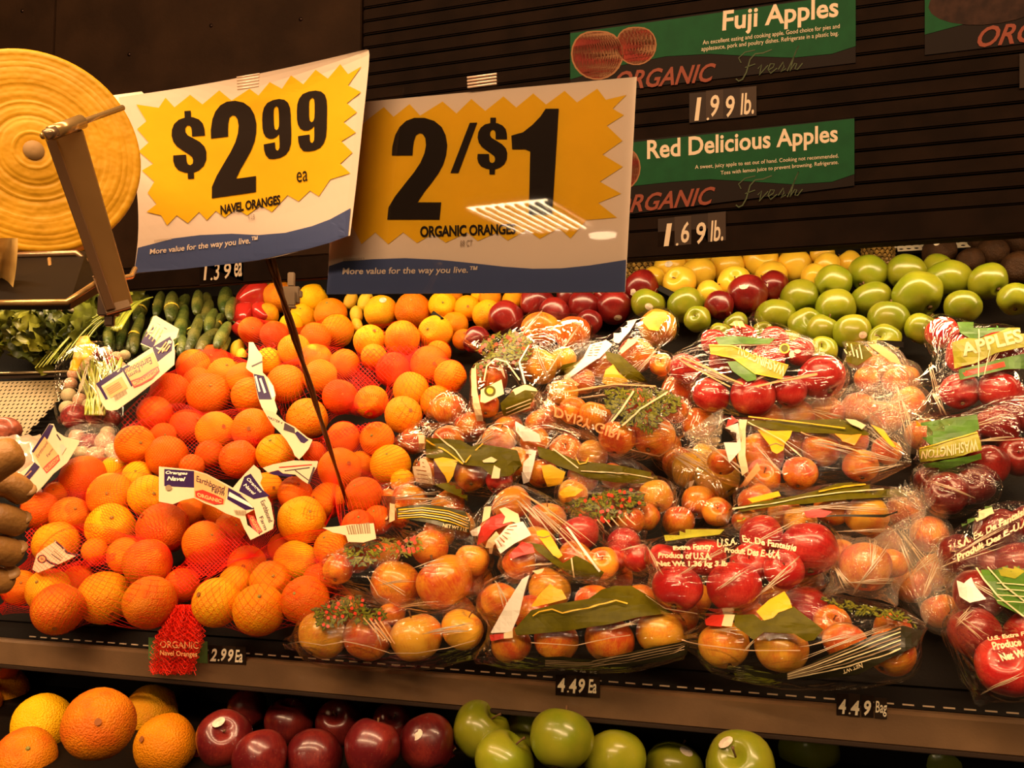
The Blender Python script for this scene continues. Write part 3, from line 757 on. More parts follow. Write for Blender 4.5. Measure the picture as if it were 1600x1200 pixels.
for px, py in ((35, 17), (202, 85), (330, 40), (35, 420), (470, 30)):
    p = at_Y(px, py, HY - .002); me = lathe('screw', [(.0015, -.0008), (.0036, -.0006), (.0042, .001)], 10); me.transform(Matrix.Translation(p) @ Matrix.Rotation(R(90), 4, 'X'))
    hpart('screw', me, mat('screw_dark', (.03, .015, .01), .3, metal=.8))
def on_header(off): return lambda px, py: at_Y(px, py, HY - .0035 - off)
# printed shelf banners
BGREEN = mat('banner_green', (.0035, .036, .010), .6, spec=.06, noise_amt=.15, noise_scale=40)
BBLACK = mat('banner_black', (.006, .003, .0018), .6, spec=.05)
BRED = mat('banner_red_text', (.125, .026, .012), .6, spec=.1); BWHITE = mat('banner_white', (.36, .28, .19), .6, spec=.1)
SCRIPT = mat('banner_script', (.032, .040, .016), .6, spec=.1)
CARD = mat('card_brown', (.015, .008, .0045), .6, spec=.08)
CARD2 = mat('card_brown_light', (.026, .015, .009), .6, spec=.08)
def thing_px(name, px, py, Y, label, cat, group=None):
    return tag(empty(name, at_Y(px, py, Y)), label, cat, group)
def under(root, fn, *a, **k):
    o = fn(*a, **k)
    if o: o.data.transform(Matrix.Translation(-root.location)); o.parent = root
    return o
def slab(root, pts, Y, th, m, name, step=None):
    """a thin card standing on the plane at distance Y, with real thickness"""
    bm = poly_bm(pts)
    for v in bm.verts: v.co = at_Y(v.co.x, v.co.y, Y)
    ex = bmesh.ops.extrude_face_region(bm, geom=bm.faces[:])
    for v in [g for g in ex['geom'] if isinstance(g, bmesh.types.BMVert)]: v.co.y += th
    bmesh.ops.recalc_face_normals(bm, faces=bm.faces)
    o = link(name, from_bm(name, bm), m, root); o.data.transform(Matrix.Translation(-root.location)); return o
def banner(px, py, label, back, green, texts):
    root = thing_px('product_banner', px, py, HY - .0045, label, 'sign')
    slab(root, back, HY - .0052, .0012, BBLACK, 'backing')
    s = lambda o: (lambda x, y: at_Y(x, y, HY - .0054 - o))
    under(root, shape, green, s(.0002), BGREEN, None, .0003, 'green_field', None)
    for t in texts:
        if t[0] == 't': under(root, text, t[1], t[2], s(.0006), t[3], None, t[4], t[5], 1.0, .0004)
        elif t[0] == 'p': under(root, shape, t[1], s(.0004), t[2], None, .0003, t[3], None)
        elif t[0] == 'l': under(root, stroke, t[1], t[2], s(.0006), SCRIPT, None, .0004, 'script_lettering')
    return root
def ell(cx, cy, rx, ry, n=22, rot=0.0, dent=0.0):
    out = []
    for i in range(n):
        a = 2 * math.pi * i / n; k = 1 - dent * max(0, math.cos(a - math.pi * 1.5)) ** 6
        x, y = rx * k * math.cos(a), ry * k * math.sin(a)
        out.append((cx + x * math.cos(rot) - y * math.sin(rot), cy + x * math.sin(rot) + y * math.cos(rot)))
    return out
def fresh(x, y):
    F_ = [[(0,20),(4,24),(10,22),(16,12),(22,-8),(30,-16),(42,-16),(56,-20)], [(8,-4),(4,-12),(14,-20),(30,-22)], [(14,4),(30,0)],
          [(34,8),(40,2),(38,12),(36,18),(42,12),(50,4)], [(50,12),(58,8),(60,3),(54,2),(50,10),(54,17),(64,10)], [(66,12),(74,1),(75,9),(70,16),(78,12)],
          [(80,16),(86,4),(98,-22),(92,-10),(84,16),(92,5),(95,6),(92,14),(96,15),(104,6)]]
    return [('l', [(x + a, y + b - a * .10) for a, b in s], 1.6 if i else 2.0) for i, s in enumerate(F_)]
APH = mat('photo_apple', (.11, .008, .004), .5, spec=.05, noise_scale=25, col2=(.15, .016, .006))
APE = mat('photo_apple_edge', (.16, .07, .03), .6, spec=.05)
banner(1110, 60, 'green and black banner reading Fuji Apples, upper middle of the header', [(891, 50), (1337, -12), (1337, 98), (891, 150)],
       [(891, 52), (1337, -10), (1337, 72), (1300, 84), (1240, 90), (1180, 88), (1110, 84), (1040, 88), (960, 104), (891, 124)],
       [('p', ell(933, 84, 41, 41, dent=.12), APE, 'photo_edge'), ('p', ell(994, 70, 32, 32, dent=.12), APE, 'photo_edge'),
        ('p', ell(994, 70, 30, 30, dent=.12), APH, 'apple_photo'), ('p', ell(933, 84, 38.5, 38.5, dent=.12), APH, 'apple_photo'),
        ('t', 'Fuji Apples', [(1130, 17), (1310, -6), (1310, 36), (1128, 58)], BWHITE, .022, 0),
        ('t', 'An excellent eating and cooking apple. Good choice for pies and', [(1098, 63), (1312, 37), (1312, 46), (1098, 72)], BWHITE, 0, 0),
        ('t', 'applesauce, pork and poultry dishes. Refrigerate in a plastic bag.', [(1096, 73), (1310, 48), (1310, 57), (1096, 82)], BWHITE, 0, 0),
        ('t', 'ORGANIC', [(962, 112), (1119, 98), (1117, 127), (960, 142)], BRED, .02, .3)] + fresh(1150, 103))
banner(1160, 260, 'green and black banner reading Red Delicious Apples, right of the white signs', [(900, 228), (1335, 184), (1335, 290), (900, 345)],
       [(900, 232), (1335, 185), (1335, 272), (1300, 284), (1240, 288), (1180, 284), (1110, 280), (1050, 284), (975, 292), (900, 312)],
       [('p', ell(965, 262, 36, 38, dent=.12), APE, 'photo_edge'), ('p', ell(965, 262, 34, 36, dent=.12), APH, 'apple_photo'),
        ('t', 'Red Delicious Apples', [(1011, 219), (1309, 194), (1309, 230), (1011, 258)], BWHITE, .022, 0),
        ('t', 'A sweet, juicy apple to eat out of hand. Cooking not recommended.', [(1086, 258), (1310, 240), (1310, 248), (1086, 266)], BWHITE, 0, 0),
        ('t', 'Toss with lemon juice to prevent browning. Refrigerate.', [(1126, 267), (1310, 250), (1310, 258), (1126, 275)], BWHITE, 0, 0),
        ('t', 'ORGANIC', [(960, 307), (1118, 291), (1116, 319), (958, 335)], BRED, .02, .3)] + fresh(1150, 300))
banner(1560, 30, 'green and black banner cut by the corner, photo of dark fruit on it', [(1445, -40), (1750, -80), (1750, 50), (1445, 86)],
       [(1445, -38), (1750, -80), (1750, 10), (1600, 24), (1520, 34), (1445, 54)],
       [('p', ell(1545, 2, 95, 36, rot=-.1), mat('photo_dark', (.022, .009, .005), .6, spec=.05, noise_amt=.5, noise_scale=50), 'fruit_photo'),
        ('t', 'ORGANIC', [(1530, 42), (1730, 20), (1728, 52), (1526, 75)], BRED, .02, .3)])
def price(label, cards, texts, Y=HY - .006, m=CARD, name='price_card', group=None):
    c = cards[0]; root = thing_px(name, c[0][0], c[0][1], Y, label, 'price tag', group)
    for i, q in enumerate(cards): slab(root, q, Y - .0004 * (i % 2), .001, m if i % 2 == 0 else CARD2, 'digit_card')
    for t in texts: under(root, text, t[0], t[1], lambda x, y: at_Y(x, y, Y - .0008), t[2] if len(t) > 2 else BWHITE, None, t[3] if len(t) > 3 else .015, t[4] if len(t) > 4 else .12, 1.0, .0005)
    return root
def q4(x0, y0, x1, y1, sl=0.0):
    dy = sl * (x1 - x0); return [(x0, y0), (x1, y0 + dy), (x1, y1 + dy), (x0, y1)]
price('white 1.99 lb price under the Fuji banner', [q4(1077, 146, 1103, 192, -.1), q4(1103, 142, 1130, 188, -.1), q4(1130, 139, 1156, 186, -.1), q4(1156, 137, 1182, 183, -.1)],
      [('1', q4(1085, 153, 1096, 189, -.1)), ('.', q4(1104, 184, 1108, 188, -.1)), ('9', q4(1110, 149, 1124, 183, -.1)), ('9', q4(1134, 150, 1148, 184, -.1)), ('lb.', q4(1157, 146, 1178, 180, -.1))])
price('white 1.69 lb price under the Red Delicious banner', [q4(1028, 342, 1054, 386, -.1), q4(1054, 339, 1080, 384, -.1), q4(1080, 336, 1106, 381, -.1), q4(1106, 333, 1134, 378, -.1)],
      [('1', q4(1037, 350, 1050, 385, -.1)), ('.', q4(1056, 380, 1060, 384, -.1)), ('6', q4(1064, 347, 1077, 380, -.1)), ('9', q4(1088, 348, 1103, 382, -.1)), ('lb.', q4(1110, 345, 1130, 378, -.1))])
price('white 1.39 ea price peeking below the curved sign', [q4(312, 412, 380, 446, -.1)],
      [('1', q4(318, 412, 324, 438, -.1)), ('.', q4(329, 434, 332, 438, -.1)), ('3', q4(334, 411, 343, 438, -.1)), ('9', q4(350, 411, 361, 436, -.1)), ('ea', q4(366, 410, 378, 433, -.1))])
price('price tag at the header edge under ORGANIC', [q4(1593, 84, 1625, 138, -.12)], [])

# ---------------------------------------------------------------- sale signs
SWHITE = mat('sign_white', (.62, .49, .38), .6, spec=.1); SYEL = mat('sign_yellow', (.66, .36, .006), .6, spec=.08, noise_amt=.04, noise_scale=30)
SBLUE = mat('sign_blue', (.045, .062, .15), .5, spec=.2); SBLK = mat('sign_black', (.014, .008, .005), .6, spec=.06)
GLYPH = {
 '2': [[(.02,.63),(.02,.72),(.06,.83),(.13,.91),(.24,.97),(.38,1),(.56,1),(.74,.97),(.88,.91),(.96,.83),(1,.73),(.99,.63),(.95,.54),(.87,.45),(.76,.36),(.64,.27),(.53,.17),(.96,.17),(.95,0),(0,0),(.01,.12),(.12,.23),(.28,.35),(.43,.46),(.54,.56),(.60,.65),(.62,.73),(.60,.80),(.55,.84),(.49,.85),(.43,.83),(.40,.77),(.39,.70),(.39,.63)]],
 '9': [[(.02,.28),(.03,.18),(.08,.09),(.19,.02),(.36,0),(.58,0),(.78,.03),(.91,.10),(.98,.20),(1,.34),(1,.70),(.98,.82),(.92,.91),(.80,.97),(.62,1),(.40,1),(.20,.97),(.08,.90),(.02,.81),(0,.70),(0,.56),(.03,.47),(.10,.40),(.22,.36),(.36,.35),(.48,.37),(.575,.41),(.58,.24),(.57,.17),(.52,.13),(.46,.14),(.425,.18),(.42,.28)],
       [(.50,.89),(.44,.87),(.41,.82),(.405,.74),(.405,.58),(.425,.51),(.48,.48),(.54,.49),(.58,.54),(.59,.62),(.59,.78),(.575,.85),(.54,.88)]],
 '$': [[(.97,.62),(.96,.72),(.92,.80),(.82,.86),(.66,.90),(.60,.905),(.60,1),(.42,1),(.42,.905),(.25,.88),(.11,.82),(.04,.74),(.02,.65),(.06,.56),(.15,.49),(.32,.42),(.48,.36),(.57,.32),(.60,.27),(.58,.22),(.51,.20),(.44,.215),(.41,.26),(.40,.36),(.03,.36),(.02,.28),(.06,.20),(.15,.14),(.32,.10),(.42,.09),(.42,0),(.60,0),(.60,.09),(.76,.12),(.90,.18),(.98,.27),(.99,.38),(.94,.46),(.82,.53),(.64,.59),(.48,.64),(.42,.69),(.42,.75),(.47,.785),(.54,.785),(.59,.75),(.60,.70),(.60,.62)]],
 '1': [[(.02,.62),(.30,.62),(.41,.60),(.40,0),(.93,0),(1,1),(.72,1),(.62,.93),(.45,.85),(.25,.78),(0,.75)]],
 '/': [[(0,0),(.30,0),(1,1),(.72,1)]],
}
def glyph(ch, q, surf, m, root, step=10, name='digit'):
    tl, tr, br, bl = [Vector((a[0], a[1])) for a in q]
    def mp(p): u, v = p; return tuple(((bl * (1 - u) + br * u) * (1 - v) + (tl * (1 - u) + tr * u) * v))
    return under(root, shape, [[mp(p) for p in c] for c in GLYPH[ch]], surf, m, None, .0011, name, step)
def sheet(root, ptf, nu, nv, th, m, name):
    vs = []; 
    for j in range(nv + 1):
        for i in range(nu + 1): vs.append(ptf(i / nu, j / nv))
    fs = [(j * (nu + 1) + i, j * (nu + 1) + i + 1, (j + 1) * (nu + 1) + i + 1, (j + 1) * (nu + 1) + i) for j in range(nv) for i in range(nu)]
    E = .06; bv = bvh_of([ptf(-E + (1 + 2 * E) * i / nu, -E + (1 + 2 * E) * j / nv) for j in range(nv + 1) for i in range(nu + 1)], fs)
    bm = bmesh.new(); bb = [bm.verts.new(v) for v in vs]
    for f in fs: bm.faces.new([bb[i] for i in f])
    ex = bmesh.ops.extrude_face_region(bm, geom=bm.faces[:])
    for v in [g for g in ex['geom'] if isinstance(g, bmesh.types.BMVert)]: v.co += (v.co - C).normalized() * th
    bmesh.ops.recalc_face_normals(bm, faces=bm.faces); bm.transform(Matrix.Translation(-root.location))
    o = link(name, from_bm(name, bm), m, root); return o, bv
# sign with 2/$1
tr2 = T(500, 80, 3)
cor = [((525, 163), .97), ((995, 120), .86), ((977, 457), .855), ((511, 460), .965)]
c3 = [at_d(p[0], p[1], d_) for p, d_ in cor]
# make the four corners lie on one plane
n2 = (c3[1] - c3[3]).cross(c3[2] - c3[0]).normalized(); pc = sum(c3, Vector()) / 4
S2N = n2 if n2.dot(C - pc) > 0 else -n2
def on2(px, py): return at_plane(px, py, pc, S2N)
s2 = tag(empty('price_sign', on2(745, 458)), 'white and yellow price sign reading 2/$1 organic oranges', 'price sign', 'sale signs')
q2 = [(p[0][0], p[0][1]) for p in cor]
def quadf(q, fn):
    tl, tr, br, bl = [Vector(a) for a in q]
    return lambda u, v: fn(*((bl * (1 - u) + br * u) * v + (tl * (1 - u) + tr * u) * (1 - v)))
_, bv2 = sheet(s2, quadf(q2, on2), 1, 1, .0012, SWHITE, 'card')
def P2(pts): return tr2(pts)
burst2 = P2([(225,320),(300,262),(345,308),(420,248),(470,302),(575,236),(640,292),(710,224),(775,280),(860,212),(920,264),(1000,198),(1060,250),(1147,186),(1205,240),(1300,176),(1340,228),(1437,205),(1372,270),(1425,300),(1345,350),(1418,420),(1325,485),(1420,542),(1312,612),(1412,668),(1305,712),(1392,780),(1250,792),(1175,878),(1120,830),(1030,880),(970,838),(880,888),(830,850),(740,890),(690,850),(590,898),(530,856),(455,900),(390,850),(320,905),(260,850),(195,905),(160,835),(120,760),(170,640),(120,560),(180,450),(140,400)])
under(s2, shape, burst2, bv2, SYEL, None, .0005, 'starburst', None)
wave2 = P2([(30,1140),(42,1008),(110,985),(250,975),(400,970),(560,978),(700,992),(860,1010),(1000,1020),(1130,1018),(1260,1005),(1435,978),(1430,1128)])
under(s2, shape, wave2, bv2, SBLUE, None, .0006, 'blue_band', None)
glyph('2', P2([(342,313),(606,313),(574,790),(316,790)]), bv2, SBLK, s2, None)
glyph('/', P2([(612,340),(738,335),(738,570),(612,572)]), bv2, SBLK, s2, None, 'slash')
glyph('$', P2([(738,312),(884,312),(878,578),(734,578)]), bv2, SBLK, s2, None, 'dollar_mark')
glyph('1', P2([(898,272),(1120,270),(1104,768),(896,768)]), bv2, SBLK, s2, None)
under(s2, text, 'ORGANIC ORANGES', P2([(470,820),(918,808),(918,858),(470,874)]), bv2, SBLK, None, .035, 0, .95, .0011)
under(s2, text, '88 CT', P2([(658,888),(716,884),(714,912),(657,916)]), bv2, mat('sign_grey', (.25,.17,.11), .6), None, 0, 0, 1, .0011)
under(s2, text, 'More value for the way you live.\u2122', P2([(106,1015),(740,1008),(738,1048),(106,1056)]), bv2, SWHITE, None, .015, .1, 1, .0012)
under(s2, text, '0000006012', P2([(110,972),(210,968),(210,980),(110,986)]), bv2, mat('sign_grey', (.25,.17,.11), .6), None, .0, 0, 1, .0011)
ACR = bpy.data.materials.new('clear_plastic'); ACR.use_nodes = True
nt = ACR.node_tree; nt.nodes.remove(nt.nodes['Principled BSDF'])
tp = nt.nodes.new('ShaderNodeBsdfTransparent'); tp.inputs[0].default_value = (1, 1, 1, 1); gp = nt.nodes.new('ShaderNodeBsdfGlossy'); gp.inputs['Roughness'].default_value = .02
fr = nt.nodes.new('ShaderNodeFresnel'); fr.inputs[0].default_value = 1.5; mxs = nt.nodes.new('ShaderNodeMixShader')
nt.links.new(fr.outputs[0], mxs.inputs[0]); nt.links.new(tp.outputs[0], mxs.inputs[1]); nt.links.new(gp.outputs[0], mxs.inputs[2]); nt.links.new(mxs.outputs[0], nt.nodes['Material Output'].inputs['Surface'])
def on2f(px, py): return at_plane(px, py, pc + S2N * .003, S2N)
qs = [(548, 143), (996, 99), (978, 459), (509, 462)]
f4 = quadf(qs, on2f); o = link('clear_sleeve', mesh('clear_sleeve', [f4(0, 0) - s2.location, f4(1, 0) - s2.location, f4(1, 1) - s2.location, f4(0, 1) - s2.location], [(0, 3, 2, 1)]), ACR, s2)
def ribbed_clip(root, quad, fn, n=4):
    tl, tr, br, bl = [Vector(a) for a in quad]
    for i in range(n):
        a, b = i / n + .04, (i + 1) / n - .04
        vs = [tl.lerp(bl, a), tr.lerp(br, a), tr.lerp(br, b), tl.lerp(bl, b)]
        P_ = [fn(*v) for v in vs]; up = (P_[0] - P_[3]); rr_ = up.length / 2
        me = tube_me('clip_rib', [(P_[0] + P_[3]) / 2, (P_[1] + P_[2]) / 2], rr_, 8); me.transform(Matrix.Translation(-root.location))
        link('clip_rib', me, mat('clear_rib', (.62, .45, .33), .15, spec=.8, coat=1), root)
ribbed_clip(s2, [(730, 119), (776, 113), (776, 133), (731, 139)], lambda x, y: at_plane(x, y, pc + S2N * .005, S2N))
# curved sign with $2.99
def cr(pts):  # smooth lookup along a polyline
    def f(u):
        k = u * (len(pts) - 1); i = max(0, min(int(k), len(pts) - 2)); p0 = pts[max(i - 1, 0)]; p1 = pts[i]; p2 = pts[i + 1]; p3 = pts[min(i + 2, len(pts) - 1)]; t = k - i
        return tuple(.5 * ((2 * b) + (-a + c) * t + (2 * a - 5 * b + 4 * c - d) * t * t + (-a + 3 * b - 3 * c + d) * t ** 3) for a, b, c, d in zip(p0, p1, p2, p3))
    return f
top1 = cr([(185,152),(280,138),(370,122),(475,100),(573,77)]); bot1 = cr([(209,428),(300,418),(397,408),(470,392),(547,368)])
lef1 = cr([(185,152),(203,225),(214,300),(216,365),(209,428)]); rig1 = cr([(573,77),(577,92),(566,200),(557,285),(547,368)])
def cn1(u, v):
    a, b, l, r_ = top1(u), bot1(u), lef1(v), rig1(v); out = []
    for k in (0, 1):
        out.append((1 - v) * a[k] + v * b[k] + (1 - u) * l[k] + u * r_[k] - ((1 - u) * (1 - v) * a_[k] + u * (1 - v) * b_[k] + (1 - u) * v * c_[k] + u * v * d_[k]))
    return out
a_, b_, c_, d_ = top1(0), top1(1), bot1(0), bot1(1)
def p1f(u, v):
    x, y = cn1(u, v); dd = .985 - .075 * u + .02 * math.sin(math.pi * u) * (.4 + v) - .02 * v * (1 - u); return at_d(x, y, dd)
s1 = tag(empty('price_sign', p1f(.5, 1)), 'curved white and yellow price sign reading $2.99 navel oranges', 'price sign', 'sale signs')
_, bv1 = sheet(s1, p1f, 20, 14, .0012, SWHITE, 'card')
for p_ in s1.children: p_.data.polygons.foreach_set('use_smooth', [False] * len(p_.data.polygons))
tr1 = T(180, 60, 2.857)
burst1 = tr1([(95,295),(195,310),(225,265),(265,308),(335,252),(390,295),(465,232),(520,278),(600,225),(640,255),(690,195),(745,225),(785,165),(840,205),(895,140),(950,180),(1005,115),(1040,160),(1100,125),(1040,210),(1098,240),(1035,290),(1080,330),(1020,375),(1075,420),(1010,460),(1060,510),(1005,560),(1050,602),(960,630),(910,705),(870,680),(820,728),(770,700),(700,775),(650,745),(590,790),(540,760),(490,800),(450,770),(410,812),(375,775),(325,825),(275,790),(232,835),(205,790),(140,775),(185,740),(145,690),(175,640),(120,590),(170,560),(105,505),(150,465),(98,405),(140,370)])
under(s1, shape, burst1, bv1, SYEL, None, .0006, 'starburst', 12)
wave1 = tr1([(85,1048),(102,935),(160,920),(260,893),(380,878),(520,872),(640,878),(760,868),(880,838),(960,808),(1052,758),(1040,882),(960,912),(860,940),(760,962),(640,990),(500,1008),(300,1030)])
under(s1, shape, wave1, bv1, SBLUE, None, .0007, 'blue_band', 12)
glyph('$', tr1([(243,330),(402,318),(414,622),(262,632)]), bv1, SBLK, s1, 12, 'dollar_mark')
glyph('2', tr1([(420,292),(628,268),(640,684),(432,714)]), bv1, SBLK, s1, 12)
glyph('9', tr1([(654,285),(782,262),(790,522),(664,548)]), bv1, SBLK, s1, 12)
glyph('9', tr1([(810,245),(948,226),(944,492),(816,512)]), bv1, SBLK, s1, 12)
under(s1, text, 'ea', tr1([(810,598),(860,590),(860,636),(812,644)]), bv1, SBLK, None, 0, 0, 1, .0012, 12)
under(s1, text, 'NAVEL ORANGES', tr1([(470,745),(738,698),(738,740),(472,788)]), bv1, SBLK, None, .035, 0, .95, .0012, 12)
under(s1, text, '4 LB', tr1([(593,788),(624,784),(624,805),(593,809)]), bv1, mat('sign_grey', (.25,.17,.11), .6), None, 0, 0, 1, .0012, 12)
under(s1, text, 'More value for the way you live.\u2122', tr1([(155,940),(638,882),(638,920),(155,972)]), bv1, SWHITE, None, .015, .1, 1, .0013, 12)
under(s1, text, '0000006012', tr1([(175,900),(252,890),(252,900),(175,910)]), bv1, mat('sign_grey', (.25,.17,.11), .6), None, 0, 0, 1, .0012, 12)
ribbed_clip(s1, [(370, 119), (406, 113), (404, 137), (371, 142)], lambda x, y: at_d(x, y, .925), 5)
# stem of the curved sign, foot on the oranges
stem_m = mat('dark_wire', (.10, .045, .015), .3, metal=.7)
a3, b3 = at_d(421, 400, 1.0), bed(545, 795, .09)
ss = tag(empty('wire_stand', b3), 'thin dark sign stem leaning over the netted oranges', 'sign stem')
for k, (w_, of) in enumerate(((.0034, -.0032), (.0034, .0032))):
    pts = [a3.lerp(b3, i / 16) + Vector((of * (1 - i / 18) * math.cos(i * .9), 0, of * (1 - i / 18) * math.sin(i * .9) * .5)) for i in range(17)]
    me = tube_me('stem_wire', pts, [w_ * (1 - .35 * i / 16) for i in range(17)], 8); me.transform(Matrix.Translation(-b3)); link('stem_wire', me, stem_m, ss)
# grey clip hanging under the header
cl = at_d(455, 459, 1.25); cm = mat('clip_grey', (.20, .14, .08), .4, metal=.3)
co = tag(empty('sign_clip', cl), 'grey plastic sign clip hanging before the top oranges', 'clip')
for nm, b in (('body', (-.012, .012, -.004, .004, -.014, .010)), ('jaw', (-.008, .008, -.008, -.004, -.018, .002)), ('neck', (-.005, .005, -.003, .003, .010, .030)), ('lip', (-.009, .009, -.010, -.002, -.022, -.018)), ('lug', (-.016, -.012, -.004, .002, -.006, .004)), ('lug', (.012, .016, -.004, .002, -.006, .004))):
    link(nm, box_me(nm, *b, .0012), cm, co)
co.rotation_euler.z = YAW
cl = at_d(170, 478, 1.05)
co = tag(empty('sign_clip', cl), 'dark brown clamp above the green onion leaves', 'clip'); cm2 = mat('clamp_brown', (.06, .03, .015), .4, metal=.4)
for nm, b in (('body', (-.011, .011, -.006, .006, -.012, .012)), ('neck', (-.007, .007, -.004, .004, .010, .045)), ('tip', (-.004, .007, -.003, .003, -.024, -.010)), ('screw', (-.004, .004, -.010, -.006, -.003, .005))):
    link(nm, box_me(nm, *b, .0012), cm2, co)
co.rotation_euler.z = YAW

# ---------------------------------------------------------------- upper display shelf
sh = tag(empty('display_shelf', (0, 1.2, CZ - .35)), 'black sloped produce shelf with a brown price rail along its front edge', 'shelf')
def spart(name, me, m): me.transform(Matrix.Translation(-sh.location)); return link(name, me, m, sh)
RAIL = mat('rail_brown', (.20, .115, .055), .45, metal=.1, spec=.3, noise_amt=.25, noise_scale=12, bump=.04, bump_scale=300, coat=.25)
zt = CZ - .31
me = mesh('price_rail', [(x, y, z) for x in (-3.6, 2.2) for y, z in ((1.186, zt - .002), (1.180, zt - .005), (1.180, zt - .040), (1.186, zt - .043), (1.196, zt - .043), (1.196, zt - .002))],
          [(i, (i + 1) % 6, 6 + (i + 1) % 6, 6 + i) for i in range(6)] + [(5, 4, 3, 2, 1, 0), (6, 7, 8, 9, 10, 11)])
spart('price_rail', me, RAIL)
spart('rail_lip', box_me('rail_lip', -3.6, 2.2, 1.177, 1.186, zt - .0465, zt - .041, .001), mat('rail_dark', (.035, .02, .012), .4))
def upto(t0, t1, s0, s1, x0, x1):
    """box lying on the slope: heights t0..t1, along-slope s0..s1"""
    sv = Vector((0, math.cos(SLOPE), math.sin(SLOPE))); vs = []
    for x in (x0, x1):
        for s, t in ((s0, t0), (s1, t0), (s1, t1), (s0, t1)): vs.append(Vector((x, 0, 0)) + P0 + sv * s + NRM * t)
    return vs, [(0, 1, 2, 3), (7, 6, 5, 4), (0, 4, 5, 1), (1, 5, 6, 2), (2, 6, 7, 3), (3, 7, 4, 0)]
DECK = mat('deck_black', (.007, .0045, .003), .6, spec=.12, bump=.05, bump_scale=200)
spart('deck', mesh('deck', *upto(-.02, 0, .03, 1.05, -3.6, 2.2)), DECK)
spart('front_channel', mesh('front_channel', *upto(-.03, -.004, .0, .03, -3.6, 2.2)), DECK)
slot = mat('slot_light_pale', (.80, .62, .42), .35, metal=.3)  # pale tabs stand in for the light seen through the slots
sl = box_me('slot_light_tab', -.0065, .0065, 0, .0012, 0, .0016)
x = -1.2
while x < 1.3:
    o = link('slot_light_tab', sl, slot, sh, Vector((x, 1.1985, zt + .0015)) - sh.location); x += .0225
spart('back_rest', box_me('back_rest', -3.6, 2.2, 1.98, 2.0, CZ + .2, CZ + .75), DECK)
# cards on the rail
def railY(label, cards, texts, **k): return price(label, cards, texts, 1.1785, **k)
BW = mat('digit_white', (.92, .82, .6), .45)
railY('price tag reading 2.99 Ea beside the hanging red net', [q4(326, 1008, 348, 1036, .05), q4(348, 1009, 368, 1037, .05), q4(368, 1010, 384, 1038, .05)],
      [('2', q4(328, 1013, 339, 1033, .05), BW, .03, .3), ('.', q4(340, 1030, 343, 1033), BW), ('9', q4(345, 1013, 354, 1033, .05), BW, .03, .3), ('9', q4(356, 1014, 365, 1034, .05), BW, .03, .3), ('Ea', q4(367, 1015, 379, 1035, .05), BW, .02, .2)])
railY('price tag reading 4.49 Ea below the long green panel bag', [q4(868, 1054, 884, 1086, .06), q4(884, 1055, 900, 1087, .06), q4(900, 1056, 918, 1088, .06), q4(918, 1057, 937, 1089, .06)],
      [('4', q4(871, 1059, 883, 1081, .06), BW, .03), ('.', q4(886, 1079, 889, 1082), BW), ('4', q4(889, 1060, 901, 1083, .06), BW, .03), ('9', q4(904, 1060, 914, 1083, .06), BW, .03, .2), ('Ea', q4(919, 1061, 932, 1083, .06), BW, .02, .2)])
railY('price tag reading 4.49 Bag on the shelf rail', [q4(1307, 1083, 1326, 1117, .07), q4(1326, 1084, 1344, 1119, .07), q4(1346, 1086, 1365, 1120, .07), q4(1367, 1090, 1386, 1122, .07)],
      [('4', q4(1310, 1092, 1322, 1115, .07), BW, .03), ('.', q4(1326, 1113, 1329, 1116), BW), ('4', q4(1329, 1094, 1343, 1117, .07), BW, .03), ('9', q4(1350, 1094, 1361, 1118, .07), BW, .03, .2), ('Bag', q4(1368, 1095, 1386, 1119, .07), BW, .01, .1)])
railY('green shelf tag behind the hanging red net', [q4(232, 996, 324, 1030, .07)], [], m=mat('tag_green', (.10, .20, .05), .45))
# support frame and lower tier
lt = tag(empty('lower_shelf', (0, 1.05, CZ - .52)), 'black lower produce tier in the shadow under the rail', 'shelf')
lb = lt.location
for nm, me in (('deck', mesh('deck', [(x, y, z) for x in (-3.6, 2.2) for y, z in ((.80, CZ - .50), (1.36, CZ - .435), (1.36, CZ - .46), (.80, CZ - .53))], [(0, 1, 2, 3), (7, 6, 5, 4), (0, 4, 5, 1), (1, 5, 6, 2), (2, 6, 7, 3), (3, 7, 4, 0)])),
               ('front_lip', box_me('front_lip', -3.6, 2.2, .785, .80, CZ - .55, CZ - .47, .002)), ('back_board', box_me('back_board', -3.6, 2.2, 1.36, 1.38, CZ - .50, CZ - .20)),
               ('plinth', box_me('plinth', -3.6, 2.2, .84, 1.9, 0, CZ - .535))):
    me.transform(Matrix.Translation(-lb)); link(nm, me, DECK, lt)

# perforated tray at the far end
pt = tag(empty('perforated_tray', bed(50, 640, .03)), 'pale perforated metal tray beside the bagged radishes', 'tray')
pm = mat('tray_metal', (.34, .25, .12), .45, metal=.35, noise_amt=.15, noise_scale=12)
bm = bmesh.new(); sv = Vector((0, math.cos(SLOPE), math.sin(SLOPE))); org = bed(-60, 598, .03)
stp = .0135; cols, rows = 26, 22
for r_ in range(rows):
    for c_i in range(cols):
        cx = (c_i + .5 * (r_ % 2)) * stp; cy = -(r_ + .5) * stp
        ctr = org + Vector((cx, 0, 0)) + sv * cy
        sq = [(-.5, -.5), (0, -.5), (.5, -.5), (.5, 0), (.5, .5), (0, .5), (-.5, .5), (-.5, 0)]
        ov = [bm.verts.new(ctr + Vector((a * stp, 0, 0)) + sv * b * stp) for a, b in sq]
        iv = [bm.verts.new(ctr + Vector((math.cos(math.atan2(b, a)) * .0030, 0, 0)) + sv * math.sin(math.atan2(b, a)) * .0036) for a, b in sq]
        for k in range(8): bm.faces.new((ov[k], ov[(k + 1) % 8], iv[(k + 1) % 8], iv[k]))
bmesh.ops.remove_doubles(bm, verts=bm.verts, dist=.0001)
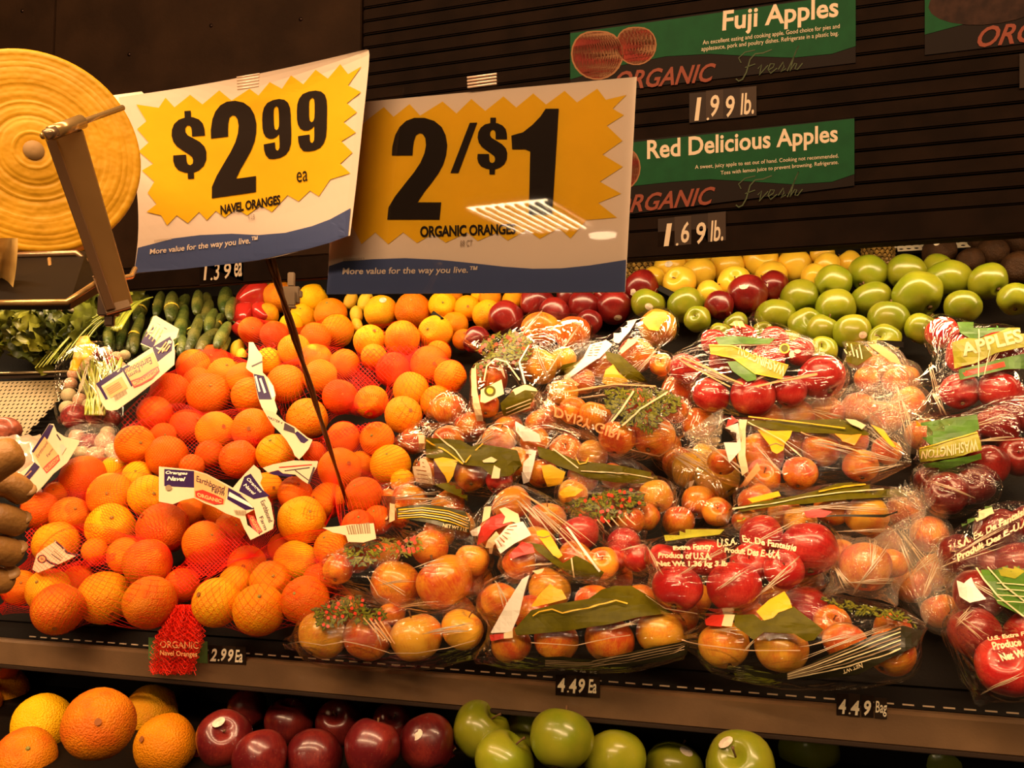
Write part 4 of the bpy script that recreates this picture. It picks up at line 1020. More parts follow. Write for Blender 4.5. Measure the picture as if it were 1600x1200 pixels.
ex = bmesh.ops.extrude_face_region(bm, geom=bm.faces[:])
for v in [g for g in ex['geom'] if isinstance(g, bmesh.types.BMVert)]: v.co -= NRM * .001
bmesh.ops.recalc_face_normals(bm, faces=bm.faces); bm.transform(Matrix.Translation(-pt.location))
link('perforated_sheet', from_bm('perforated_sheet', bm), pm, pt)
a3, b3 = bed(-90, 586, .035), bed(125, 580, .035)
me = tube_me('rim', [a3, b3], .0035, 10); me.transform(Matrix.Translation(-pt.location)); link('rim', me, mat('tray_rim', (.6, .45, .25), .25, metal=.7), pt)
me = oriented_box('flange', a3 - NRM * .008, b3 - NRM * .008, .012, .002); me.transform(Matrix.Translation(-pt.location)); link('flange', me, mat('flange_dark', (.06, .035, .02), .5), pt)  # dark flange bar just below the rim

# white open basket and pineapples behind
def perf_basket():
    root = tag(empty('open_basket', bed(1430, 385, .05)), 'white open-weave basket wall behind the green apples', 'basket')
    bm = bmesh.new(); o0 = bed(1400, 378, .04); st = .014
    for r_ in range(4):
        for c_i in range(11):
            ctr = o0 + Vector(((c_i + .5 * (r_ % 2)) * st, 0, 0)) + sv * ((1 - r_) * st)
            sq = [(-.5, -.5), (0, -.5), (.5, -.5), (.5, 0), (.5, .5), (0, .5), (-.5, .5), (-.5, 0)]
            ov = [bm.verts.new(ctr + Vector((a * st, 0, 0)) + sv * b * st) for a, b in sq]
            iv = [bm.verts.new(ctr + Vector((math.cos(math.atan2(b, a)) * .0048, 0, 0)) + sv * math.sin(math.atan2(b, a)) * .0044) for a, b in sq]
            for k in range(8): bm.faces.new((ov[k], ov[(k + 1) % 8], iv[(k + 1) % 8], iv[k]))
    ex = bmesh.ops.extrude_face_region(bm, geom=bm.faces[:])
    for v in [g for g in ex['geom'] if isinstance(g, bmesh.types.BMVert)]: v.co -= NRM * .002
    bmesh.ops.recalc_face_normals(bm, faces=bm.faces); bm.transform(Matrix.Translation(-root.location))
    link('woven_wall', from_bm('woven_wall', bm), mat('basket_white', (.8, .68, .5), .5), root)
perf_basket()
def pineapple(px, py, rp_, label, t=.03):
    c = bed(px, py, t); Rr = rp_ / F * depth(c)
    root = tag(empty('pineapple', c), label, 'pineapple')
    vs, fs = [], []; 
    for i in range(15):
        a = -math.pi / 2 + math.pi * (i + .5) / 15
        for k in range(18):
            p = 2 * math.pi * (k + .5 * (i % 2)) / 18; ctr = Vector((math.cos(a) ** .6 * math.cos(p), math.cos(a) ** .6 * math.sin(p), 1.25 * math.sin(a)))
            nn_ = Vector((ctr.x, ctr.y, ctr.z * .5)).normalized(); u_ = Vector((0, 0, 1)).cross(nn_).normalized(); v_ = nn_.cross(u_)
            b0 = len(vs); w_ = .17
            for q in ((u_ * w_), (v_ * w_), (-u_ * w_), (-v_ * w_)): vs.append((ctr + q) * Rr)
            vs.append((ctr + nn_ * .11) * Rr)
            for q in range(4): fs.append((b0 + q, b0 + (q + 1) % 4, b0 + 4))
    o = link('rind', mesh('rind', vs, fs), mat('pineapple_rind', (.42, .24, .05), .5, noise_amt=.7, noise_scale=60), root)
    vs, fs = [], []
    for i in range(16):
        p = i * 2.4; l_ = .5 + .04 * i; ti = .9 - i * .05; b0 = len(vs); dv = Vector((math.cos(p) * ti, math.sin(p) * ti, 1)).normalized(); sd = Vector((-math.sin(p), math.cos(p), 0)) * .12
        base = Vector((0, 0, 1.15))
        vs += [(base - sd) * Rr, (base + sd) * Rr, (base + dv * l_ * 2 + Vector((0, 0, .1))) * Rr, (base + dv * l_ + sd * .1 + Vector((math.cos(p), math.sin(p), 0)) * -.08) * Rr]
        fs += [(b0, b0 + 1, b0 + 3), (b0 + 1, b0 + 2, b0 + 3), (b0, b0 + 3, b0 + 2)]
    link('leafy_crown', mesh('leafy_crown', vs, fs), mat('crown_green', (.16, .17, .05), .6), root)
pineapple(1003, 418, 26, 'pineapple rind between the white sign and yellow apples')
pineapple(1372, 392, 24, 'pineapple behind the green apples')
# black divider tabs
for k, (a, b, lab) in enumerate((((1030, 450), (1062, 466), 'black plastic divider tab between red and green apples'), ((676, 490), (690, 500), 'dark divider tab among the loose oranges'), ((1370, 536), (1412, 538), 'black divider edge under the lowest green apples'), ((366, 561), (392, 563), 'dark divider bar under the lemons'))):
    p, q = bed(*a, .085), bed(*b, .085); o = link('divider_tab', oriented_box('divider_tab', p, q, .010, .004), BLACK); local(o, o.data, p); tag(o, lab, 'divider')

# ---------------------------------------------------------------- produce-bag roll on its chrome holder
RO = at_d(52, 236, .80); ax = (CM @ Vector((math.sin(R(34)), 0, math.cos(R(34))))).normalized()   # face turned towards the left
q = ax.to_track_quat('Z', 'Y').to_matrix().to_4x4()
prof = []; rr_ = .008
ro = random.Random(3)
while rr_ < .0895: prof.append((rr_, ro.uniform(-.0007, .0007) + .004 * math.exp(-((rr_ - .012) / .02) ** 2))); rr_ += ro.choice((.0010, .0016, .0022))
prof += [(.0905, -.001), (.0912, -.004)]
prof = [(.001, -.004)] + prof
seg = 72; vs, fs = [], []
for i, (r_, z_) in enumerate(prof):
    for k in range(seg):
        a = 2 * math.pi * k / seg; wv = 1 + .012 * noise.noise(Vector((math.cos(a) * 1.5, math.sin(a) * 1.5, r_ * 40)))
        vs.append((r_ * wv * math.cos(a), r_ * wv * math.sin(a), z_))
for i in range(len(prof) - 1):
    for k in range(seg): fs.append((i * seg + k, i * seg + (k + 1) % seg, (i + 1) * seg + (k + 1) % seg, (i + 1) * seg + k))
n0 = (len(prof) - 1) * seg
for k in range(seg): v = vs[n0 + k]; vs.append((v[0], v[1], -.09))
for k in range(seg): fs.append((n0 + k, n0 + (k + 1) % seg, n0 + seg + (k + 1) % seg, n0 + seg + k))
fs.append(tuple(reversed(range(n0 + seg, n0 + 2 * seg))))
br = empty('bag_roll', RO); br.rotation_mode = 'QUATERNION'; br.rotation_quaternion = q.to_quaternion()
tag(br, 'big yellow roll of plastic produce bags on a chrome holder', 'bag roll')
RY = mat('roll_yellow', (.72, .36, .012), .45, spec=.3, noise_amt=.2, noise_scale=14, bump=.12, bump_scale=60)
link('wound_film', mesh('wound_film', vs, fs, True), RY, br)
link('core_hole', lathe('core_hole', [(.001, .0045), (.0085, .0045), (.0088, .003), (.009, -.002)], 24), mat('core_brown', (.35, .2, .06), .7), br)
# loose bag end hanging down
vs = []; 
for j in range(14):
    v_ = j / 13
    for i in range(9):
        u_ = i / 8; x_ = -60 + 88 * u_ - 14 * v_ * v_ * u_; y_ = 372 + 105 * v_
        vs.append(at_d(x_, y_, .72 + .012 * math.sin(u_ * 9 + v_ * 2) + .02 * v_))
me = mesh('loose_bag_end', vs, [(j * 9 + i, j * 9 + i + 1, (j + 1) * 9 + i + 1, (j + 1) * 9 + i) for j in range(13) for i in range(8)], True)
me.transform(br.matrix_basis.inverted() if False else (Matrix.Translation(RO) @ q).inverted()); link('loose_bag_end', me, mat('bag_film_yellow', (.72, .45, .13), .25, noise_amt=.3, noise_scale=25, bump=.3, bump_scale=30), br)
cr_ = at_d(178, 190, .98); o = link('paper_roll', tube_me('paper_roll', [at_d(120, 196, .985) - cr_, at_d(230, 180, 1.02) - cr_], .026, 28), mat('paper_cream', (.85, .72, .5), .6), None, cr_)
tag(o, 'small cream paper roll behind the yellow bag roll', 'paper roll')
CHR = mat('chrome', (.58, .36, .13), .22, metal=.6, noise_amt=.1, noise_scale=20, bump=.02, bump_scale=40)
CHD = mat('chrome_dark', (.35, .22, .12), .25, metal=.7)
hp = at_d(130, 440, .74); ho = tag(empty('roll_holder', hp), 'chrome holder arm and dark tray under the yellow roll', 'bag holder')
def hop(name, me, m=CHR): me.transform(Matrix.Translation(-hp)); return link(name, me, m, ho)
hop('arm', oriented_box('arm', at_d(107, 206, .66), at_d(188, 478, .74), .020, .003))
hop('arm_edge', oriented_box('arm_edge', at_d(78, 212, .655), at_d(172, 480, .735), .0075, .010), CHD)
hop('arm_foot', oriented_box('arm_foot', at_d(165, 430, .74), at_d(186, 486, .74), .018, .010), CHD)
me = tube_me('bearing', [at_d(80, 208, .640), at_d(128, 190, .665)], .0052, 16); hop('bearing', me)
hop('spindle', tube_me('spindle', [at_d(66, 213, .638), at_d(192, 168, .71)], .0022, 12))
hop('nut', tube_me('nut', [at_d(70, 212, .632), at_d(90, 205, .637)], .0042, 6), CHD)
hop('tray', mesh('tray', [at_d(-60, 398, .80), at_d(135, 392, .80), at_d(165, 440, .80), at_d(110, 470, .70), at_d(-60, 470, .70)] + [at_d(-60, 410, .80), at_d(135, 404, .80), at_d(165, 452, .80), at_d(110, 484, .70), at_d(-60, 484, .70)], [(0, 1, 2, 3, 4), (9, 8, 7, 6, 5), (0, 5, 6, 1), (1, 6, 7, 2), (2, 7, 8, 3), (3, 8, 9, 4), (4, 9, 5, 0)]), mat('tray_dark', (.010, .006, .003), .5, spec=.08))
hop('front_rod', tube_me('front_rod', [at_d(-60, 474, .695), at_d(104, 472, .695), at_d(150, 442, .74), at_d(205, 432, .80), at_d(211, 420, .82)], .0024, 10))
hop('back_rod', tube_me('back_rod', [at_d(-60, 402, .79), at_d(120, 396, .79), at_d(138, 412, .79)], .003, 10), CHD)
hop('wire_hook', tube_me('wire_hook', [at_d(77, 404, .775), at_d(79, 426, .765), at_d(70, 432, .762), at_d(40, 436, .76)], .0016, 8))
# ---------------------------------------------------------------- net bags of oranges
NETS = {}
def ribbon_mesh(name, segs, wd, mid):
    """segs: list of (p, q, normal) -> flat ribbons"""
    A = np.array([tuple(s[0]) for s in segs]); B = np.array([tuple(s[1]) for s in segs]); Nn = np.array([tuple(s[2]) for s in segs])
    t = B - A; s_ = np.cross(t, Nn); s_ /= (np.linalg.norm(s_, axis=1)[:, None] + 1e-9); s_ *= wd / 2
    V = np.stack([A - s_, B - s_, B + s_, A + s_], 1).reshape(-1, 3) - np.array(tuple(mid)); n = len(segs)
    me = bpy.data.meshes.new(name); me.vertices.add(4 * n); me.vertices.foreach_set('co', V.ravel().astype(np.float32))
    me.loops.add(4 * n); me.loops.foreach_set('vertex_index', np.arange(4 * n, dtype=np.int32))
    me.polygons.add(n); me.polygons.foreach_set('loop_start', np.arange(0, 4 * n, 4, dtype=np.int32)); me.polygons.foreach_set('loop_total', np.full(n, 4, dtype=np.int32))
    me.update(calc_edges=True); return me
def net_bag(key, label, pole_px, neck=None, corners=(), NT=74, NP=140, wd=.00042):
    P = BYK[key]; fr = P['f']; mid = sum((f['c'] for f in fr), Vector()) / len(fr); t = P['t']
    nk = bed(neck[0], neck[1], t) if neck else None
    V, c, TH, PH = membrane(fr, (nk or bed(*pole_px, t)) - mid, NT, NP, .0016, nk, its=90, corners=[bed(x, y, t) for x, y in corners])
    nn_ = np.array(tuple(NRM)); segs = []; cc = np.array(tuple(c))
    for i in range(NT - 1):
        for k in range(i % 2, NP, 2):
            for dk in (-1, 1):
                a = V[i, k]; b = V[i + 1, (k + dk) % NP]
                if (a - cc) @ nn_ < -.02: continue
                segs.append((a, b, a - cc))
    root = empty('orange_net_bag', mid); tag(root, label, 'net bag', 'red net bags of oranges')
    link('netting', ribbon_mesh('netting', segs, wd, mid), NET, root)
    vs = V.reshape(-1, 3); bv = bvh_of(vs.tolist(), skin_faces(NT, NP)); NETS[key] = (root, bv, mid)
    return root
def net_patch(key, poly, pitch=4.6, wd=.0005, lift=.004, seed=0):
    """a rucked double layer of net lying over part of the bag"""
    root, bv, mid = NETS[key]; x0 = min(p[0] for p in poly); x1 = max(p[0] for p in poly); y0 = min(p[1] for p in poly); y1 = max(p[1] for p in poly)
    segs = []; cache = {}; pitch *= 1.55
    def pt_(i, j, l):
        kx = (i, j, l)
        if kx not in cache:
            x, y = x0 + i * pitch / 2 + l * 1.3, y0 + j * pitch / 2 + l * .9
            if not inside((x, y), poly): cache[kx] = None
            else:
                h = bv.ray_cast(C, ray(x, y)); p = h[0] if h[0] else bed(x, y, BYK[key]['t'])
                cache[kx] = p - ray(x, y).normalized() * (lift * (.5 + .5 * l) + .003 * noise.noise(Vector((x * .09, y * .09, seed))))
        return cache[kx]
    for l in (0, 1):
        for i in range(int((x1 - x0) / pitch * 2) + 1):
            for j in range(int((y1 - y0) / pitch * 2) + 1):
                if (i + j) % 2: continue
                a = pt_(i, j, l)
                if a is None: continue
                for di in (-1, 1):
                    b = pt_(i + di, j + 1, l)
                    if b is not None: segs.append((a, b, C - a))
    if segs: o = link('rucked_net', ribbon_mesh('rucked_net', segs, wd, mid), NET, root)
net_bag('N1a', 'red net bag of oranges right beside the cucumbers, long paper label on it', (200, 600))
net_bag('N1b', 'red net bag of oranges above the label reading Oranges Navel', (200, 700))
net_bag('N2', 'red net bag of oranges crossed by the dark sign stem', (400, 500))
net_bag('N3', 'red net bag of oranges with a bunched red patch, beside the wreath-print apples', (560, 590))
net_bag('N4', 'red net bag of oranges where the sign stem ends', (545, 680))
net_bag('F1a', 'red net bag of oranges with top end by the fingers', (120, 740))
net_bag('F1b', 'red net bag of oranges at the shelf edge beside the hand', (20, 930), corners=[(0, 955)])
net_bag('F2', 'red net bag of oranges above the 2.99 tag at the shelf edge', (290, 860), corners=[(555, 950)])
net_bag('B0', 'red net bag of oranges on the lower tier, cut by the picture edge', (0, 1040)) if False else None
net_patch('N3', [(545, 575), (560, 563), (600, 562), (622, 566), (612, 590), (590, 606), (575, 622), (560, 618), (548, 600)], seed=1)
net_patch('N3', [(560, 545), (600, 540), (660, 540), (655, 560), (610, 566), (570, 562)], pitch=6, seed=2)
net_patch('N2', [(380, 545), (430, 535), (440, 560), (400, 575), (378, 560)], pitch=6, seed=3)
net_patch('N4', [(505, 675), (530, 668), (575, 660), (600, 660), (595, 668), (560, 676), (525, 690), (500, 695)], pitch=4.5, seed=4)
net_patch('N1a', [(190, 650), (225, 615), (262, 590), (250, 620), (225, 660), (200, 680), (185, 690)], pitch=6, seed=5)
net_patch('N1b', [(180, 690), (200, 655), (245, 650), (245, 670), (215, 680), (195, 700)], pitch=6, seed=6)
net_patch('F2', [(288, 876), (300, 862), (325, 850), (352, 838), (380, 842), (372, 862), (355, 884), (338, 898), (310, 905), (292, 892)], pitch=4.2, wd=.0006, seed=7)
net_patch('F2', [(330, 840), (345, 815), (365, 800), (385, 820), (380, 845), (400, 850), (400, 862), (372, 858)], pitch=5, seed=8)
net_patch('F2', [(268, 885), (300, 880), (322, 895), (300, 925), (280, 930)], pitch=5, seed=9)
net_patch('F1b', [(115, 895), (150, 886), (180, 876), (182, 862), (150, 868), (115, 878), (80, 890), (60, 896)], pitch=3.6, wd=.0007, seed=10)
net_patch('F1a', [(38, 830), (70, 815), (85, 840), (60, 860), (42, 870)], pitch=4.6, seed=11)
# gathered end of the net hanging over the rail
tb = at_Y(275, 965, 1.15); nt_ = tag(empty('net_tail', tb), 'bunched red net end hanging over the shelf rail', 'net')
segs = []; fold = random.Random(5)
for l in range(7):
    def tp_(i, j):
        v_ = j / 26; w_ = 16 + 24 * min(1, v_ * 2.2) - 8 * max(0, v_ - .5); x = 292 - 24 * v_ + (i / 16 - .5) * 2 * w_ * (.75 + .04 * l) + 3 * math.sin(l * 2 + j * .3) + fold.uniform(-.8, .8)
        y = 945 + 106 * v_ + fold.uniform(-1, 1) + (4 * math.sin(i * 1.3 + l) if j > 23 else 0)
        return at_Y(x, y, 1.172 - .003 * l - .018 * math.sin(math.pi * min(1, v_ * 1.2)) + .006 * math.sin(i * 1.1 + l * 1.7))
    g_ = {(i, j): tp_(i, j) for i in range(17) for j in range(27)}
    for (i, j), a in g_.items():
        if (i + j) % 2: continue
        for di in (-1, 1):
            b = g_.get((i + di, j + 1))
            if b: segs.append((a, b, C - a))
link('netting', ribbon_mesh('netting', segs, .00075, tb), NET, nt_)
on_tail = lambda x, y: at_Y(x, y, 1.140)
under(nt_, text, 'ORGANIC', [(250, 1001), (310, 1003), (310, 1014), (250, 1012)], on_tail, PPEACH, None, .01, 0, 1, .001)
under(nt_, text, 'Navel Oranges', [(250, 1016), (308, 1018), (308, 1029), (250, 1026)], on_tail, PPEACH, None, .01, 0, 1, .001)

# ---------------------------------------------------------------- paper labels on the nets
class Strip:
    """a label of the net bag: paper following a gently rolling plane above the fruit"""
    def __init__(s, key, tr, outline, t=.145, wave=.006, seed=0, m=PAPER):
        s.root, _, s.mid = NETS[key] if key in NETS else (None, None, None)
        s.tr = tr; s.f = lambda x, y: bed(x, y, t + wave * math.sin(x * .045 + seed) + wave * .6 * math.sin(y * .06 + seed * 2))
        s.k = 0
        bm = poly_bm(tr(outline), 10); ex = None
        for v in bm.verts: v.co = s.f(v.co.x, v.co.y)
        s.o = link('paper_label', from_bm('paper_label', bm), m, s.root); s.o.data.transform(Matrix.Translation(-s.mid))
        sm = s.o.modifiers.new('thick', 'SOLIDIFY'); sm.thickness = .0006
    def put(s, o):
        if o: o.data.transform(Matrix.Translation(-s.mid)); o.parent = s.o
    def poly(s, pts, m, name='label_print'): s.k += 1; s.put(shape(s.tr(pts), s.f, m, None, .0012 + .0003 * s.k, name, 10))
    def text(s, body, quad, m, bold=.02, italic=0.0): s.k += 1; s.put(text(body, s.tr(quad), s.f, m, None, bold, italic, 1.0, .0014 + .0003 * s.k, 10))
    def line(s, pts, wd, m): s.k += 1; s.put(stroke(s.tr(pts), wd, s.f, m, None, .0013 + .0003 * s.k, 'label_line'))
    def bars(s, q, n=12):
        tl, tr_, br_, bl = [Vector(p[:2]) for p in s.tr(q)]; s.k += 1
        for i in range(n):
            u = (i + .2) / n; w_ = .5 / n * (1 + (i * 7 % 3) * .25)
            s.put(shape([tuple(tl.lerp(tr_, u)), tuple(tl.lerp(tr_, u + w_)), tuple(bl.lerp(br_, u + w_)), tuple(bl.lerp(br_, u))], s.f, PBRN, None, .0014 + .0003 * s.k, 'code_bar', None))
PBRN = mat('print_brown', (.30, .20, .10), .5)
DK = mat('print_ink', (.05, .02, .03), .5)
c8 = T(100, 440, 5)
L = Strip('N1a', c8, [(700, 270), (720, 268), (900, 372), (880, 440), (830, 470), (800, 530), (700, 530), (600, 490), (640, 400)], t=.150, seed=1)
L.poly([(690, 300), (805, 370), (720, 470), (690, 520), (600, 480)], PNAVY)
for k in range(4): L.line([(700 + k * 24, 340 + k * 12), (640 + k * 24, 430 + k * 18)], 1.6, PPEACH)
L = Strip('N1a', c8, [(250, 800), (830, 425), (860, 470), (868, 560), (862, 650), (700, 790), (560, 900), (420, 1000), (370, 1012), (330, 1000), (290, 940)], t=.158, seed=2)
L.poly([(248, 798), (690, 510), (705, 540), (270, 830)], PNAVY); L.poly([(690, 512), (828, 428), (850, 470), (842, 540), (732, 628), (700, 545)], PNAVY)
L.poly([(455, 690), (480, 672), (540, 810), (525, 822)], PNAVY); L.poly([(268, 822), (290, 815), (345, 915), (325, 922)], PNAVY)
L.poly([(470, 690), (695, 550), (745, 660), (535, 800)], PPEACH); L.poly([(300, 830), (450, 740), (500, 830), (365, 910)], PPEACH)
L.text('Earthbound', [(690, 640), (480, 730), (470, 690), (675, 585)], DK, .01); L.text('Farm', [(600, 700), (510, 760), (500, 722), (588, 676)], DK, .01)
L.poly([(520, 775), (600, 745), (680, 690), (735, 660), (748, 700), (690, 760), (610, 805), (545, 830)], PRED); L.poly([(530, 785), (605, 755), (680, 704), (730, 674), (738, 695), (685, 748), (605, 793), (550, 816)], PPEACH)
L.text('ORGANIC', [(735, 700), (550, 812), (545, 785), (722, 680)], PRED, .02)
for k in range(3): L.line([(735 + k * 30, 560 - k * 8), (800 + k * 14, 470 + k * 14)], 2.0, PPEACH)
L.bars([(385, 890), (480, 840), (492, 870), (400, 930)])
for k in range(4): L.line([(330 + k * 8, 840 + k * 12), (430 + k * 8, 780 + k * 12)], .9, PBRN)
c8b = T(0, 560, 6.667)
L = Strip('F1a', c8b, [(330, 975), (515, 682), (560, 685), (590, 760), (680, 820), (830, 855), (825, 885), (700, 1090), (560, 1200), (450, 1330), (380, 1400), (240, 1340), (150, 1300), (200, 1200), (360, 1080)], t=.150, seed=3)
L.poly([(515, 682), (560, 700), (500, 835), (345, 985), (330, 970)], PNAVY); L.poly([(345, 990), (465, 815), (620, 1020), (490, 1180), (440, 1150)], PPEACH)
L.text('Earthbound', [(375, 1010), (480, 860), (500, 885), (395, 1040)], DK, .01); L.text('Farm', [(480, 1010), (540, 930), (555, 950), (500, 1030)], DK, .01)
L.poly([(445, 1145), (500, 1090), (610, 1000), (625, 1060), (560, 1130), (485, 1200)], PRED); L.poly([(460, 1148), (510, 1102), (605, 1020), (612, 1056), (555, 1118), (488, 1180)], PPEACH)
L.text('ORGANIC', [(470, 1135), (600, 1030), (608, 1060), (492, 1172)], PRED, .03)
L.poly([(360, 1080), (415, 1130), (250, 1330), (190, 1300)], PNAVY); L.text('Oranges', [(250, 1230), (320, 1160), (335, 1180), (262, 1252)], PPEACH, .02)
L.poly(ell(258, 1345, 26, 22), PBRN); L.line([(590, 790), (630, 850)], 2, DK); L.poly([(625, 900), (660, 895), (690, 930), (640, 1010)], mat('paper_grey', (.60, .52, .38), .5))
cH = T(240, 680, 3)
L = Strip('N1b', cH, [(25, 148), (100, 155), (190, 165), (250, 182), (345, 232), (420, 275), (470, 318), (480, 345), (430, 372), (440, 420), (500, 470), (455, 492), (425, 440), (405, 392), (340, 368), (290, 340), (240, 318), (190, 295), (140, 305), (90, 325), (25, 312)], t=.165, seed=4)
L.poly([(50, 158), (190, 168), (190, 246), (50, 238)], PNAVY); L.poly([(190, 170), (250, 186), (352, 244), (330, 325), (260, 320), (190, 290)], PPEACH); L.poly([(350, 245), (470, 310), (480, 345), (430, 350), (345, 300)], PNAVY)
L.text('Oranges', [(56, 166), (160, 172), (160, 190), (56, 186)], WHITE, .03, .3); L.text('Navel', [(62, 192), (150, 196), (150, 216), (62, 212)], WHITE, .03, .3)
L.text('Earthbound', [(200, 188), (335, 240), (330, 268), (200, 216)], DK, .005, .1); L.text('Farm', [(272, 238), (335, 262), (328, 285), (272, 264)], DK, .005, .1)
L.poly([(195, 262), (230, 256), (290, 280), (328, 300), (325, 322), (285, 325), (225, 300), (197, 288)], PRED); L.text('ORGANIC', [(202, 268), (320, 302), (318, 320), (206, 288)], PPEACH, .04)
L.poly([(355, 265), (470, 330), (465, 342), (350, 285)], WHITE); L.poly(ell(70, 246, 15, 13), PBRN); L.bars([(375, 350), (435, 352), (430, 375), (385, 372)])
L = Strip('N4', cH, [(370, 250), (420, 190), (470, 140), (500, 165), (510, 200), (500, 225), (520, 265), (550, 320), (565, 400), (560, 440), (500, 470), (485, 400), (470, 340), (420, 290)], t=.168, seed=5)
L.poly([(425, 195), (455, 180), (510, 255), (545, 285), (470, 300), (400, 262)], PNAVY); L.text('Oranges', [(445, 195), (510, 262), (498, 275), (432, 212)], WHITE, .02, .3); L.text('Navel', [(430, 222), (480, 272), (470, 282), (420, 236)], WHITE, .02, .3)
L.text('Earthbound', [(520, 300), (560, 400), (540, 410), (500, 312)], DK, .0, .1); L.text('Farm', [(510, 375), (535, 440), (518, 444), (495, 385)], DK, .0, .1)
L.poly([(440, 372), (470, 378), (510, 450), (482, 465), (455, 420)], PRED); L.text('ORGANIC', [(462, 378), (505, 448), (488, 456), (450, 390)], PPEACH, .02)
c2 = T(360, 430, 5.714)
L = Strip('N2', c2, [(165, 600), (205, 600), (240, 660), (285, 720), (285, 780), (290, 870), (340, 920), (385, 990), (405, 1070), (395, 1115), (420, 1200), (400, 1270), (330, 1240), (280, 1180), (250, 1100), (225, 980), (205, 880), (160, 850), (140, 830), (160, 740)], t=.130, seed=6)
L.poly([(208, 880), (300, 900), (370, 1110), (255, 1110), (230, 1000)], PNAVY); L.line([(190, 815), (285, 770)], 2.5, DK); L.line([(225, 900), (260, 1040)], 3, WHITE); L.line([(265, 920), (310, 1050)], 3.5, WHITE)
L.poly([(330, 930), (380, 990), (400, 1080), (370, 1100), (345, 1000)], WHITE)
c4 = T(400, 600, 5.714)
L = Strip('N2', c4, [(60, 225), (160, 250), (250, 335), (345, 385), (460, 480), (505, 500), (470, 580), (420, 640), (385, 675), (345, 640), (325, 590), (270, 500), (210, 430), (150, 370), (105, 300)], t=.135, seed=7)
L.poly([(255, 345), (345, 395), (350, 445), (245, 410)], DK); L.poly([(345, 440), (370, 420), (470, 500), (430, 530), (400, 520)], PNAVY); L.text('MASTER 4', [(110, 285), (240, 340), (230, 358), (102, 305)], DK, .0)
L = Strip('N4', c4, [(60, 750), (150, 720), (330, 685), (555, 690), (545, 740), (500, 820), (465, 895), (410, 860), (350, 810), (240, 800), (200, 770), (110, 792)], t=.150, seed=8)
L.line([(205, 745), (500, 720)], 1.8, PRED); L.line([(255, 775), (480, 745)], 1.4, DK); L.line([(350, 770), (470, 860)], 1.4, DK); L.line([(520, 742), (470, 890)], 3, DK); L.poly([(110, 795), (200, 772), (240, 800), (340, 812), (300, 830), (160, 812)], PNAVY)
c6 = T(0, 820, 5.714)
L = Strip('F1b', c6, [(290, 400), (330, 265), (400, 210), (500, 148), (560, 190), (610, 250), (700, 268), (620, 310), (520, 355), (430, 395), (340, 430)], t=.135, seed=9)
L.line([(500, 152), (545, 190), (600, 250), (690, 270)], 3, DK); L.poly(ell(375, 305, 42, 38), DK); L.poly(ell(375, 305, 30, 27), PPEACH); L.poly(ell(375, 305, 14, 12), PBRN); L.line([(410, 310), (450, 340), (510, 358)], 3.2, DK)
L.line([(480, 230), (560, 300)], 1.2, PBRN); L.line([(460, 260), (545, 320)], 1.2, DK)
c7 = T(240, 790, 5)
L = Strip('F2', c7, [(1320, 175), (1430, 165), (1540, 150), (1720, 140), (1740, 260), (1640, 290), (1520, 285), (1500, 230), (1400, 210)], t=.155, seed=10)
L.bars([(1500, 160), (1690, 130), (1700, 215), (1520, 225)], 10)

# ---------------------------------------------------------------- film bags with their prints
cA = T(700, 430, 5)
film_bag('A1', 'clear apple bag with leafy wreath print, beside the oranges below the dark apples', (720, 560), corners=[(722, 530), (730, 655), (905, 500)])
b = On('A1', cA)
b.leaves([(330,410),(480,410),(560,460),(660,530),(640,640),(560,700),(450,690),(330,680),(250,800),(200,640),(290,500)])
b.poly([(100,560),(200,600),(190,700),(170,880),(120,880),(110,700)], CREAM); b.poly([(195,620),(222,700),(230,900),(285,1170),(235,1180),(200,1000),(185,800)], CREAM)
b.poly([(90,960),(120,910),(215,870),(225,930),(130,980),(100,1020)], CREAM); b.poly([(260,900),(420,820),(440,930),(290,1000),(255,990)], CREAM); b.poly(ell(330,910,45,42), OLIVE); b.poly(ell(330,910,26,24), PYEL)
b.poly([(410,1000),(520,900),(640,855),(700,905),(670,950),(620,1040),(440,1110),(420,1050)], OLIVE); b.poly([(510,900),(600,860),(680,890),(690,910),(600,905),(530,940)], CREAM)
for k in range(3): b.line([(455, 1040 + k * 26), (640, 970 + k * 26)], 1.6, CREAM)
b.line([(290,830),(310,720),(370,665),(460,690),(560,830)], 2.2, CREAM); b.line([(560,690),(600,860)], 3, WHITE); b.line([(640,560),(560,690)], 2, WHITE)
film_bag('A2', 'clear apple bag with a white tag, between wreath bag and lime-ribbon bag', (1060, 540), corners=[(925, 525), (1045, 520)])
b = On('A2', cA)
b.poly([(1230,600),(1340,620),(1500,760),(1560,830),(1400,840),(1330,740),(1240,660)], OLIVE); b.poly([(1230,740),(1290,700),(1340,770),(1420,830),(1260,860),(1200,840)], PYEL)
b.tagp([(1110,545),(1240,512),(1290,545),(1180,655),(1060,650)]); b.poly([(1060,650),(1170,655),(980,785),(900,830),(925,780)], WHITE); b.poly([(920,780),(1030,850),(1000,870),(895,815)], CREAM)
b.poly([(840,760),(900,700),(1040,670),(1000,720),(880,820)], OLIVE)
b2 = On('A2', T(960, 380, 5)); b2.k = 6
b2.poly([(230,590),(300,540),(400,545),(420,590),(360,640),(340,690),(270,680),(220,620)], PYEL); b2.poly([(40,850),(110,760),(200,740),(150,800),(60,870)], CREAM); b2.poly([(0,640),(180,600),(120,700),(40,790),(0,780)], WHITE, 'paper_tag')
film_bag('A4', 'bag of bright red apples with an upturned lime ribbon reading WASHINGTON', (1060, 580), corners=[(1075, 560), (1180, 488), (1300, 640)])
b = On('A4', T(960, 380, 5))
